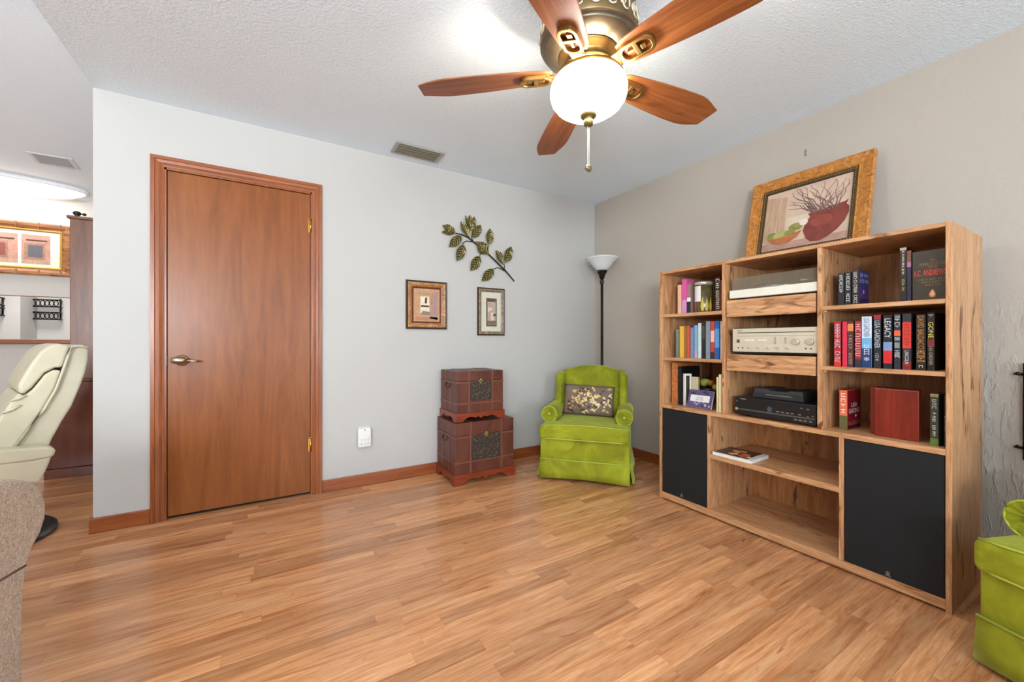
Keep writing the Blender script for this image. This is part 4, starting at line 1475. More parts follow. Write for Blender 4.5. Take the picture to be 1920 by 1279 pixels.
for u_, dz in ((1501, .074), (1513, .072), (1522, .040), (1513, .036)):
    M().box(X7 - .003, X7, cyp(u_ + 4), cyp(u_), zc0 + dz, zc0 + dz + .005).build('button', bt_m, cd)
m = M().text('YAMAHA', (X7 - .0006, cyp(1393.5), zc1 - .010), (0, -1, 0), (0, 0, 1), .032, .006)
m.build('brand_lettering', plain('ink_silver', (190, 190, 190), .4), cd, recalc=False)
X8 = BX + .07
sy0, sy1 = onX(1506.5, 640, X8).y, onX(1411.5, 640, X8).y
su = thing('media_box', 'small black notched media box on top of the disc changer', 'media box', (2.43, (sy0 + sy1) / 2, zc1 + .001))
z0 = zc1 + .001
M().box(X8, X8 + .2, sy0, sy1, z0, z0 + .026).build('lower_case', plain('mattblack', (44, 44, 46), .45), su, bevel=.003)
ym_ = (sy0 + sy1) / 2
m = M().prism([(X8 + .004, sy0 + .004, z0 + .026), (X8 + .004, sy1 - .004, z0 + .026), (X8 + .004, sy1 - .008, z0 + .052), (X8 + .004, ym_ + .05, z0 + .052), (X8 + .004, ym_ + .04, z0 + .044),
               (X8 + .004, ym_ - .05, z0 + .044), (X8 + .004, ym_ - .06, z0 + .052), (X8 + .004, sy0 + .008, z0 + .052)], (.19, 0, 0))
m.build('upper_case', plain('gunmetal', (56, 58, 62), .4), su, bevel=.002)
M().box(X8 - .002, X8 + .004, ym_ - .075, ym_ + .055, z0 + .019, z0 + .024).build('slot_strip', plain('strip_grey', (120, 120, 112), .4, .3), su)
# cookbook on the low shelf
pts = [(1335, 850), (1409, 868), (1458, 854), (1374, 836)]
Vq = [onZ(u, v, ZLow + .008) for u, v in pts]
e1 = (Vq[1] - Vq[0])
e1.z = 0
ck = thing('cookbook', 'thick cookbook with food photo lying on the low oak shelf', 'book', (Vq[0].x, Vq[0].y, ZLow), math.atan2(e1.y, e1.x))
Lc = e1.length
Wc = .20
M().box(0, Lc, 0, Wc, .0004, .002).box(.0, Lc, 0, Wc, .016, .0178).build('cover', plain('cookbook_white', (226, 224, 220), .35), ck, True)
M().box(.002, Lc - .002, .002, Wc - .002, .002, .016).build('page_block', plain('cookbook_pages', (232, 230, 226), .6), ck, True)
m = M().box(.004, Lc - .03, .01, Wc - .002, .0178, .0181, 0)
fcol = [plain('food_%d' % i, c, .35, 0, .2, 60) for i, c in enumerate(((196, 110, 60), (222, 170, 110), (156, 60, 34), (226, 190, 140)))]
for q in range(34):
    cx_ = Lc * (.3 + .5 * random.random())
    cy_ = Wc * (.25 + .5 * random.random())
    r_ = random.uniform(.008, .022)
    m.lathe([(r_, .0182), (r_ * .6, .0186 + q * .00002)], (cx_, cy_, 0), 8, 1 + q % 4)
m.build('cover_photo', [plain('food_dark', (64, 52, 42), .35, 0, .3, 40)] + fcol, ck, True)
# ------------------------------------------------------------------ big framed painting leaning on top of the unit
aw, ah = 0.632, 0.575
lean = math.radians(13)
pt = thing('framed_painting', 'large gold burl framed still life leaning on top of the oak unit', 'painting', (2.668, 1.138, BZ + .0035))
pt.rotation_euler = (0, lean, 0)
burl_gold = wood('gold_burl_frame', [(150, 88, 34), (188, 122, 50), (214, 156, 78)], 'Z', 4, 6, .3, streak=(120, 64, 24), streak_lo=.58, dist=2.5, along=3)
m = M()
prof = [(0, 0), (0, .026), (.006, .03), (.02, .026), (.060, .018), (.066, .022), (.070, .018), (.070, 0)]


def lean_frame(prof, a0, a1, z0, z1, m, mi=0):
    R = []
    for d, h in prof:
        R.append([m.bm.verts.new(p_) for p_ in ((-h, a0 + d, z0 + d), (-h, a1 - d, z0 + d), (-h, a1 - d, z1 - d), (-h, a0 + d, z1 - d))])
    for A, B in zip(R, R[1:]):
        for k in range(4):
            m.bm.faces.new((A[k], A[(k + 1) % 4], B[(k + 1) % 4], B[k])).material_index = mi
    m.bm.faces.new(list(reversed(R[0]))).material_index = mi
    return m


lean_frame(prof, -aw / 2, aw / 2, 0, ah, m).build('frame', burl_gold, pt, True)
m = M()
i0, i1, j0, j1 = -aw / 2 + .07, aw / 2 - .07, .07, ah - .07
R = []
for d, h in ((0, .010), (0, .019), (.004, .021), (.020, .016), (.022, .006)):
    R.append([m.bm.verts.new(p_) for p_ in ((-h, i0 + d, j0 + d), (-h, i1 - d, j0 + d), (-h, i1 - d, j1 - d), (-h, i0 + d, j1 - d))])
for A, B in zip(R, R[1:]):
    for k in range(4):
        m.bm.faces.new((A[k], A[(k + 1) % 4], B[(k + 1) % 4], B[k]))
bead = m.build('liner', plain('bronze_liner', (78, 64, 40), .4, .5), pt, True)
m = M()
nb = 0
for (p0, p1) in (((i0, j0), (i1, j0)), ((i1, j0), (i1, j1)), ((i1, j1), (i0, j1)), ((i0, j1), (i0, j0))):
    L = math.dist(p0, p1)
    n = int(L / .013)
    for k in range(n):
        f_ = (k + .5) / n
        y_, z_ = p0[0] + (p1[0] - p0[0]) * f_, p0[1] + (p1[1] - p0[1]) * f_
        cy_, cz_ = 0, ah / 2
        y_ += .011 if y_ < i0 + .001 else (-.011 if y_ > i1 - .001 else 0)
        z_ += .011 if z_ < j0 + .001 else (-.011 if z_ > j1 - .001 else 0)
        m.lathe([(.0046, -.018), (.0034, -.0215), (.001, -.0225)], (0, y_, z_), 6, axis='X')
m.build('beading', plain('bead_gold', (150, 122, 74), .35, .6), bead, True)
k0, k1, l0, l1 = i0 + .021, i1 - .021, j0 + .021, j1 - .021
cw_, chh = k1 - k0, l1 - l0
m = M()
PX = lambda f_: k1 - cw_ * f_       # f=0 left of picture = +Y
PZ = lambda f_: l0 + chh * f_
m.box(-.0055, -.004, k0, k1, l0, l1, 0)


def flat(pts, mi, lift):
    m.face([(-.0058 - lift, PX(a), PZ(b)) for a, b in pts], mi)


flat([(0, 0), (1, 0), (1, .12), (0, .12)], 1, .0002)
flat([(0, .1), (.27, .14), (.27, .88), (0, .94)], 2, .0002)
flat([(.29, .30), (.56, .30), (.56, .52), (.29, .52)], 3, .0002)
vase = [(.50, .30), (.52, .42), (.57, .50), (.54, .56), (.62, .57), (.78, .60), (.93, .62), (.97, .645), (.95, .58), (1.0 - .02, .54), (.985, .45), (.95, .33), (.88, .22), (.78, .13), (.70, .09), (.60, .10), (.54, .17)]
flat([(a, b - .05) for a, b in vase], 4, .0010)
flat([(.06, .21), (.12, .13), (.22, .085), (.34, .10), (.44, .17), (.49, .27), (.30, .22), (.16, .20)], 5, .0014)
for (cx_, cz_, rx_, rz_, mi) in ((.12, .255, .075, .06, 6), (.25, .27, .09, .055, 7), (.41, .34, .09, .062, 6), (.20, .24, .06, .05, 7), (.34, .26, .07, .05, 6)):
    flat([(cx_ + rx_ * math.cos(q * .524), cz_ + rz_ * math.sin(q * .524)) for q in range(12)], mi, .0011 + .00005 * cx_)
flat([(.50 + .05 * math.cos(q * .524), .39 + .055 * math.sin(q * .524)) for q in range(12)], 8, .0012)
flat([(.70 + .13 * math.cos(q * .628), .36 + .09 * math.sin(q * .628)) for q in range(10)], 9, .0016)
rnd = random.Random(4)
for q in range(34):
    a0_ = .58 + .30 * rnd.random()
    tx_ = max(.22, min(.97, a0_ + rnd.uniform(-.38, .22)))
    tz_ = rnd.uniform(.66, 1.0)
    pts = []
    ph = rnd.uniform(0, 6)
    for k in range(9):
        f_ = k / 8
        xx = a0_ + (tx_ - a0_) * f_ ** 1.2 + .022 * math.sin(ph + f_ * 11) * f_
        zz = .50 + (tz_ - .50) * f_ + .015 * math.cos(ph + f_ * 9) * f_
        pts.append((-.0066, PX(min(xx, .985)), PZ(min(zz, .975))))
    m.tube(pts, [.0022 - .0012 * k / 8 for k in range(9)], 4, 10 + q % 2)
pm = [plain('paint_rose_beige', (206, 178, 158), .5, 0, .10, 12), plain('paint_table', (176, 138, 122), .5, 0, .15, 20),
      wood('paint_streaks', [(160, 124, 98), (192, 160, 132), (206, 178, 150)], 'Z', 20, 3, .5), plain('paint_cream', (206, 190, 166), .5, 0, .1, 20),
      plain('paint_vase_red', (126, 58, 48), .4, 0, .22, 14), plain('paint_bowl', (172, 104, 64), .4, 0, .2, 18),
      plain('paint_pear', (138, 136, 72), .5, 0, .25, 40), plain('paint_pear_light', (168, 162, 98), .5, 0, .25, 40),
      plain('paint_highlight', (222, 206, 196), .4), plain('paint_vase_glow', (140, 66, 54), .4, 0, .2, 20),
      plain('paint_twig', (104, 84, 78), .6), plain('paint_twig_rose', (136, 104, 98), .6)]
m.build('canvas', pm, pt, True)
hk = onX(1512, 287, XR)
tag(M().tube([(XR - .002, hk.y, hk.z + .018), (XR - .010, hk.y, hk.z + .014), (XR - .008, hk.y, hk.z - .004), (XR - .014, hk.y, hk.z - .012), (XR - .006, hk.y, hk.z - .018), (XR - .002, hk.y, hk.z - .014)], .0025, 6)
    .build('picture_hook', plain('hook_grey_brass', (150, 140, 110), .4, .6)), 'small brass picture hook on the greige wall above the painting', 'hook')

# ------------------------------------------------------------------ wall art on the white wall
def wall_picture(label, x0, x1, z0, z1, wd, mats):
    t = thing('framed_print', label, 'picture', ((x0 + x1) / 2, YB - .002, z0))
    return t


t = thing('framed_print', 'bamboo framed sepia street print hanging under the metal leaf branch', 'picture', (1.063, YB - .002, 1.160))
x0, x1, z0, z1 = .895, 1.232, 1.160, 1.543
dkf = plain('dark_frame_edge', (62, 42, 28), .4)
bam2 = wood('bamboo_gold', [(128, 84, 48), (172, 124, 74), (206, 164, 112)], 'X', 6, 6, .35, streak=(82, 44, 22), streak_lo=.6, along=4)
m = M()
frame_rect(m, 'X', YB - .002, x0, x1, z0, z1, .016, .022)
m.build('outer_edge', dkf, t)
m = M()
frame_rect(m, 'X', YB - .002, x0 + .013, x1 - .013, z0 + .013, z1 - .013, .034, .027)
bamboo_nodes(m, YB - .024, x0 + .013, x1 - .013, z0 + .013, z1 - .013, .03, 0, 2, 2)
m.build('frame', bam2, t)
m = M()
frame_rect(m, 'X', YB - .002, x0 + .047, x1 - .047, z0 + .047, z1 - .047, .014, .014)
m.build('inner_lip', plain('reddish_lip', (96, 44, 24), .4), t)
a0, a1, b0, b1 = x0 + .060, x1 - .060, z0 + .060, z1 - .060
m = M()
m.box(a0, a1, YB - .007, YB - .002, b0, b1, 0)
aw_, bh_ = a1 - a0, b1 - b0
G2 = lambda fx, fz, l=0: (a0 + aw_ * fx, YB - .0072 - l, b0 + bh_ * fz)
m.face([G2(.62, .1), G2(.92, .06), G2(.92, .95), G2(.66, .86)], 1)
m.face([G2(.26, .26), G2(.60, .24), G2(.60, .76), G2(.26, .76)], 2)
m.face([G2(.27, .44, .0002), G2(.60, .44, .0002), G2(.58, .49, .0002), G2(.30, .50, .0002)], 3)
m.face([G2(.42, .56, .0002), G2(.50, .54, .0002), G2(.52, .74, .0002), G2(.44, .72, .0002)], 3)
m.face([G2(.28, .20, .0002), G2(.66, .20, .0002), G2(.60, .30, .0002), G2(.34, .32, .0002)], 4)
m.face([G2(.04, .04), G2(.96, .04), G2(.90, .14), G2(.10, .14)], 5)
m.face([G2(.20, .80), G2(.66, .82), G2(.66, .88), G2(.16, .88)], 6)
m.build('print', [plain('sepia_rose', (186, 142, 108), .6, 0, .15, 40), plain('sepia_mauve', (164, 130, 118), .6, 0, .15, 60), plain('sepia_light', (222, 206, 180), .6, 0, .15, 60), plain('sepia_dark', (70, 56, 46), .6),
                  plain('sepia_grey', (128, 116, 104), .6, 0, .3, 90), plain('sepia_base', (176, 122, 88), .6), plain('sepia_olive', (160, 138, 96), .6, 0, .2, 60)], t)

t = thing('framed_print', 'narrow dark framed print with a wide cream mat above the chests', 'picture', (1.644, YB - .002, 1.113))
x0, x1, z0, z1 = 1.512, 1.778, 1.113, 1.527
m = M()
frame_rect(m, 'X', YB - .002, x0, x1, z0, z1, .012, .02)
m.build('outer_edge', dkf, t)
m = M()
frame_rect(m, 'X', YB - .002, x0 + .010, x1 - .010, z0 + .010, z1 - .010, .026, .024)
m.build('frame', wood('silvered_frame', [(90, 76, 60), (142, 126, 102), (176, 160, 134)], 'Z', 5, 8, .35, streak=(50, 36, 26), streak_lo=.56, along=5), t)
M().box(x0 + .034, x1 - .034, YB - .008, YB - .002, z0 + .034, z1 - .034).build('mat_board', plain('sage_cream_mat', (204, 200, 180), .7), t)
a0, a1, b0, b1 = x0 + .086, x1 - .078, z0 + .080, z1 - .090
m = M()
frame_rect(m, 'X', YB - .008, a0, a1, b0, b1, .010, .004)
m.build('inner_lip', dkf, t)
m = M()
m.box(a0 + .009, a1 - .009, YB - .0095, YB - .008, b0 + .009, b1 - .009, 0)
aw_, bh_ = a1 - a0, b1 - b0
G2 = lambda fx, fz, l=0: (a0 + aw_ * fx, YB - .0097 - l, b0 + bh_ * fz)
m.face([G2(.12, .88), G2(.88, .88), G2(.88, .95), G2(.12, .95)], 1)
m.face([G2(.12, .05), G2(.88, .05), G2(.88, .20), G2(.12, .20)], 2)
m.face([G2(.14, .5), G2(.62, .62), G2(.62, .66), G2(.14, .68)], 3)
m.face([G2(.42, .2), G2(.72, .22), G2(.68, .48), G2(.46, .5)], 3)
m.face([G2(.66, .36, .0002), G2(.9, .38, .0002), G2(.9, .46, .0002), G2(.66, .44, .0002)], 1)
m.build('print', [plain('sepia_pinkgrey', (176, 154, 140), .6, 0, .15, 80), plain('sepia_dark2', (74, 60, 54), .6), plain('sepia_brown', (120, 98, 82), .6, 0, .2, 90), plain('sepia_pale', (206, 194, 180), .6)], t)

# metal leaf branch
def leafmat():
    m, t, b = nt('gilded_metal_leaf')
    tc = t.nodes.new('ShaderNodeTexCoord')
    sp = t.nodes.new('ShaderNodeSeparateXYZ')
    t.links.new(tc.outputs['Object'], sp.inputs[0])
    ab = t.nodes.new('ShaderNodeMath'); ab.operation = 'ABSOLUTE'
    t.links.new(sp.outputs[1], ab.inputs[0])
    su_ = t.nodes.new('ShaderNodeMath'); su_.operation = 'SUBTRACT'
    t.links.new(sp.outputs[0], su_.inputs[0]); t.links.new(ab.outputs[0], su_.inputs[1])
    mu = t.nodes.new('ShaderNodeMath'); mu.operation = 'MULTIPLY'; mu.inputs[1].default_value = 42
    t.links.new(su_.outputs[0], mu.inputs[0])
    si = t.nodes.new('ShaderNodeMath'); si.operation = 'SINE'
    t.links.new(mu.outputs[0], si.inputs[0])
    n = noise(t, tc.outputs['Object'], 14, 3)
    ad = t.nodes.new('ShaderNodeMath'); ad.operation = 'MULTIPLY_ADD'; ad.inputs[1].default_value = .35; ad.inputs[2].default_value = .25
    t.links.new(si.outputs[0], ad.inputs[0])
    a2 = t.nodes.new('ShaderNodeMath'); a2.operation = 'ADD'
    t.links.new(ad.outputs[0], a2.inputs[0]); t.links.new(n, a2.inputs[1])
    c = ramp(t, a2.outputs[0], [(.40, lin((34, 32, 20))), (.66, lin((74, 70, 34))), (.98, lin((140, 126, 66)))])
    t.links.new(c, b.inputs['Base Color'])
    b.inputs['Metallic'].default_value = .35
    b.inputs['Roughness'].default_value = .42
    return m


lmat = leafmat()
stem_m = plain('dark_bronze_stem', (44, 38, 30), .45, .6)
Zm = lambda x, y_: onY(720 + x / 4.568, 380 + y_ / 4.568, YB - .02)
br = thing('metal_leaf_branch', 'dark gilded metal branch of leaves mounted on the white wall', 'wall decor', (1.55, YB - .02, 1.61))
P_ = lambda pts: [Zm(*q) for q in pts]
M().tube(P_([(606, 262), (660, 272), (715, 296), (765, 338), (830, 392), (895, 445), (965, 512), (1035, 580), (1078, 630), (1116, 676)]),
         [.004, .005, .006, .006, .006, .007, .007, .007, .006, .005], 8).build('main_stem', stem_m, br)
for pts in ([(668, 366), (680, 345), (705, 330), (765, 338)], [(940, 572), (970, 558), (1000, 566), (1035, 588)], [(893, 372), (890, 400), (897, 440)], [(822, 458), (822, 445), (840, 430), (870, 425)],
            [(748, 290), (752, 312), (768, 340)], [(1025, 520), (1032, 545), (1032, 578)], [(722, 290), (740, 318), (765, 338)]):
    M().tube(P_(pts), .0035, 6).build('twig', stem_m, br)
leaf_out = [(0, 0), (.12, .11), (.30, .21), (.5, .235), (.70, .19), (.86, .09), (1, 0)]
lm = None
leaves = [((612, 266), (498, 196), 1.1), ((608, 262), (488, 255), .7), ((662, 288), (552, 382), 1.0), ((682, 362), (618, 505), 1.0), ((722, 292), (656, 160), 1.05), ((742, 240), (694, 110), .8), ((744, 240), (730, 106), .9),
          ((748, 238), (770, 122), .8), ((748, 306), (830, 194), 1.0), ((893, 372), (906, 222), .95), ((892, 448), (776, 334), 1.0), ((850, 446), (792, 385), 1.1), ((822, 458), (738, 588), 1.0), ((938, 570), (832, 676), .95),
          ((1020, 532), (952, 408), 1.0), ((1030, 520), (1086, 378), 1.0), ((820, 350), (885, 370), .9)]
for k, (b0, t0, wf) in enumerate(leaves):
    A, B = Zm(*b0), Zm(*t0)
    d = B - A
    L = d.length
    if lm is None:
        m = M()
        mid = [m.bm.verts.new((x, 0, 0)) for x, _ in leaf_out]
        for sg in (1, -1):
            side = [mid[0]] + [m.bm.verts.new((x + .02 * (i % 2), sg * h, .05 + .05 * (i % 2))) for i, (x, h) in enumerate(leaf_out[1:-1])] + [mid[-1]]
            for i in range(len(mid) - 1):
                vs = [mid[i], mid[i + 1], side[i + 1], side[i]]
                vs = list(dict.fromkeys(vs))
                if sg < 0:
                    vs.reverse()
                m.bm.faces.new(vs)
        o = m.build('leaf', lmat, br, True, recalc=False)
        so_ = o.modifiers.new('thickness', 'SOLIDIFY')
        so_.thickness = .018
        so_.offset = 0
        lm = o
    else:
        o = lm.copy()
        COL.objects.link(o)
        o.parent = br
    ang = math.atan2(d.z, d.x)
    tiltm = Matrix.Rotation(-ang, 4, 'Y') @ Matrix.Rotation(math.radians(90), 4, 'X')
    o.rotation_euler = tiltm.to_euler()
    o.scale = (L, L * wf * 1.05, L)
    o.location = A - br.location + Vector((0, -.002 * (k % 4) - .003, 0))

# plug-in outlet tap
ot = thing('outlet_tap', 'white plug-in outlet tap with six sockets on the white wall', 'outlet', (.585, YB, .286))
wht = plain('white_plastic', (228, 227, 222), .4)
M().box(.545, .628, YB - .006, YB - .0005, .292, .43).build('wall_plate', wht, ot, bevel=.003)
tp = M().rbox((.585, YB - .024, .357), (.047, .018, .070), .012, 3).build('tap_body', wht, ot)
slot = plain('socket_dark', (96, 96, 94), .6)
for cx_ in (-.024, .0, .024):
    for zz in (.318, .348):
        m = M().box(.585 + cx_ - .006, .585 + cx_ - .004, YB - .0428, YB - .0421, zz - .004, zz + .004)
        m.box(.585 + cx_ + .004, .585 + cx_ + .006, YB - .0428, YB - .0421, zz - .004, zz + .004)
        m.lathe([(.0026, -.0001), (.0026, -.0008)], (.585 + cx_, YB - .042, zz - .009), 8, axis='Y')
        m.build('socket', slot, ot)
M().lathe([(.005, 0), (.004, -.002)], (.585, YB - .042, .415), 12, axis='Y').build('screw', plain('screw_grey', (120, 120, 118), .4, .6), ot)

# ------------------------------------------------------------------ stacked chests
def chest(label, x0, x1, y0, y1, z0, z1, foot, hscale, strap_x, pan):
    t = thing('storage_chest', label, 'chest', ((x0 + x1) / 2, (y0 + y1) / 2, z0), 0, 'stacked chests')
    mah = wood('chest_leather_red', [(74, 36, 26), (96, 50, 36), (112, 62, 46)], 'Z', 3, 3, .42, dist=1, fine=.3)
    ft = wood('chest_plinth_cherry', [(104, 40, 20), (132, 54, 28), (146, 66, 38)], 'X', 8, 3, .32)
    st = plain('chest_strap', (116, 68, 52), .4, 0, .12, 40)
    zb = z0 + foot
    zl = zb + (z1 - zb) * hscale
    e = .010
    M().box(x0 + e, x1 - e, y0 + e, y1, zb, zl - .0015).build('body', mah, t, bevel=.003)
    M().box(x0 + e, x1 - e, y0 + e, y1, zl + .0015, z1).build('lid', mah, t, bevel=.004)
    M().box(x0 + e + .004, x1 - e - .004, y0 + e + .004, y1 - .004, zl - .002, zl + .002).build('seam', plain('chest_seam', (40, 18, 12), .7), t)
    # scalloped plinth: front and both sides
    def apron(a0, a1):
        L = a1 - a0
        pts = [(a0, 0), (a0 + L * .14, 0)]
        for k in range(13):
            f_ = k / 12
            x = a0 + L * (.14 + .72 * f_)
            z = foot * (.42 + .16 * abs(math.sin(f_ * 3 * math.pi)) ** .8) * min(1, 6 * min(f_, 1 - f_) + .25)
            if k == 6:
                z = foot * .30
            pts.append((x, z))
        pts += [(a1 - L * .14, 0), (a1, 0), (a1, foot + .004), (a0, foot + .004)]
        return pts
    M().prism([(x, y0, z0 + z) for x, z in apron(x0, x1)], (0, .016, 0)).build('plinth_front', ft, t)
    for xx in (x0, x1 - .014):
        M().prism([(xx, y, z0 + z) for y, z in apron(y0 + .016, y1)], (.014, 0, 0)).build('plinth_side', ft, t)
    M().box(x0 + .014, x1 - .014, y0 + .016, y1 - .001, z0 + foot * .62, z0 + foot).build('plinth_board', ft, t)
    # straps
    m = M()
    for sx in strap_x:
        xx = x0 + (x1 - x0) * sx
        m.box(xx - .007, xx + .007, y0 + e - .003, y0 + e, zb, z1)
        m.box(xx - .007, xx + .007, y0 + e - .003, y1 - .002, z1, z1 + .003)
    for f_ in (.08, .92) if False else ():
        pass
    for zz in (zl - .006, zb + (z1 - zb) * .235):
        m.box(x0 + e - .002, x1 - e + .002, y0 + e - .0025, y0 + e, zz - .006, zz + .006)
        m.box(x0 + e - .0025, x0 + e, y0 + e, y1 - .001, zz - .006, zz + .006)
    for sy in (.34, .68):
        yy = y0 + (y1 - y0) * sy
        m.box(x0 + e - .003, x0 + e, yy - .006, yy + .006, zb, z1)
    m.build('strap', st, t)
    # carved front panel
    px0, px1 = x0 + (x1 - x0) * strap_x[0] + .008, x0 + (x1 - x0) * strap_x[1] - .008
    pz0, pz1 = zb + (z1 - zb) * .245, zl - .003
    pz0 = zb + (z1 - zb) * pan
    m = M().box(px0, px1, y0 + e - .004, y0 + e, pz0, pz1)
    cp = m.build('carved_panel', plain('carved_dark', (52, 42, 34), .55, 0, .3, 120), t)
    m = M()
    rn = random.Random(3)
    for q in range(90):
        cx_, cz_ = rn.uniform(px0 + .008, px1 - .008), rn.uniform(pz0 + .008, pz1 - .008)
        a = rn.uniform(0, 3.14)
        l = rn.uniform(.006, .012)
        m.tube([(cx_ - l * math.cos(a), y0 + e - .004, cz_ - l * math.sin(a)), (cx_, y0 + e - .0075, cz_), (cx_ + l * math.cos(a), y0 + e - .004, cz_ + l * math.sin(a))], [.001, .0028, .001], 5)
    m.build('carved_relief', plain('relief_khaki', (112, 98, 74), .5, .2, .2, 90), cp)
    # latch
    cx_ = (px0 + px1) / 2
    m = M()
    for (dx, dz, r) in ((0, .016, .011), (-.011, .004, .010), (.011, .004, .010), (0, -.008, .012)):
        m.lathe([(r, -.0005), (r * .8, -.005), (r * .2, -.008)], (cx_ + dx, y0 + e - .003, zl - .004 + dz), 14, axis='Y')
    m.tube([(cx_ + .010 * math.cos(q * .5236), y0 + e - .012, zl - .010 + .010 * math.sin(q * .5236)) for q in range(12)], .0022, 6, closed=True)
    m.build('latch', plain('latch_brass', (150, 134, 92), .35, .8, .2, 90), t)
    # side handle
    yy, zz = y0 + (y1 - y0) * .5, zl - .022
    m = M().tube([(x0 + e - .004, yy - .045, zz), (x0 + e - .016, yy - .04, zz - .02), (x0 + e - .018, yy, zz - .032), (x0 + e - .016, yy + .04, zz - .02), (x0 + e - .004, yy + .045, zz)], .004, 8)
    for dy in (-.045, .045):
        m.lathe([(.011, 0), (.008, -.005)], (x0 + e - .002, yy + dy, zz), 12, axis='X')
    m.build('handle', plain('handle_brown', (70, 46, 34), .5, .3), t)
    return t


CZ1 = .457
chest('large red brown storage chest standing on the floor', 1.139, 1.660, 2.702, 3.074, 0, CZ1, .075, .74, (.26, .765), .245)
A = onZ(855.3, 795, CZ1)
B = onZ(953, 786.7, CZ1)
chest('smaller red brown storage chest stacked on the larger one', A.x, B.x, A.y, 3.058, CZ1 + .0045, .836, .060, .76, (.265, .74), .30)

# ------------------------------------------------------------------ green velvet armchairs
def velvet():
    m, t, b = nt('lime_velvet')
    v = coords(t, (1, 1, 1), False)
    n = noise(t, v, 5, 4, .6, .8)
    c = ramp(t, n, [(.3, lin((116, 118, 4))), (.52, lin((142, 146, 10))), (.72, lin((166, 174, 40)))])
    t.links.new(c, b.inputs['Base Color'])
    b.inputs['Roughness'].default_value = .85
    b.inputs['Sheen Weight'].default_value = .55
    b.inputs['Sheen Roughness'].default_value = .35
    b.inputs['Sheen Tint'].default_value = lin((214, 226, 120))
    bump(t, b, noise(t, v, 40, 3), .12, .006)
    return m


VEL = velvet()
PIPE = plain('velvet_piping', (172, 182, 66), .8)


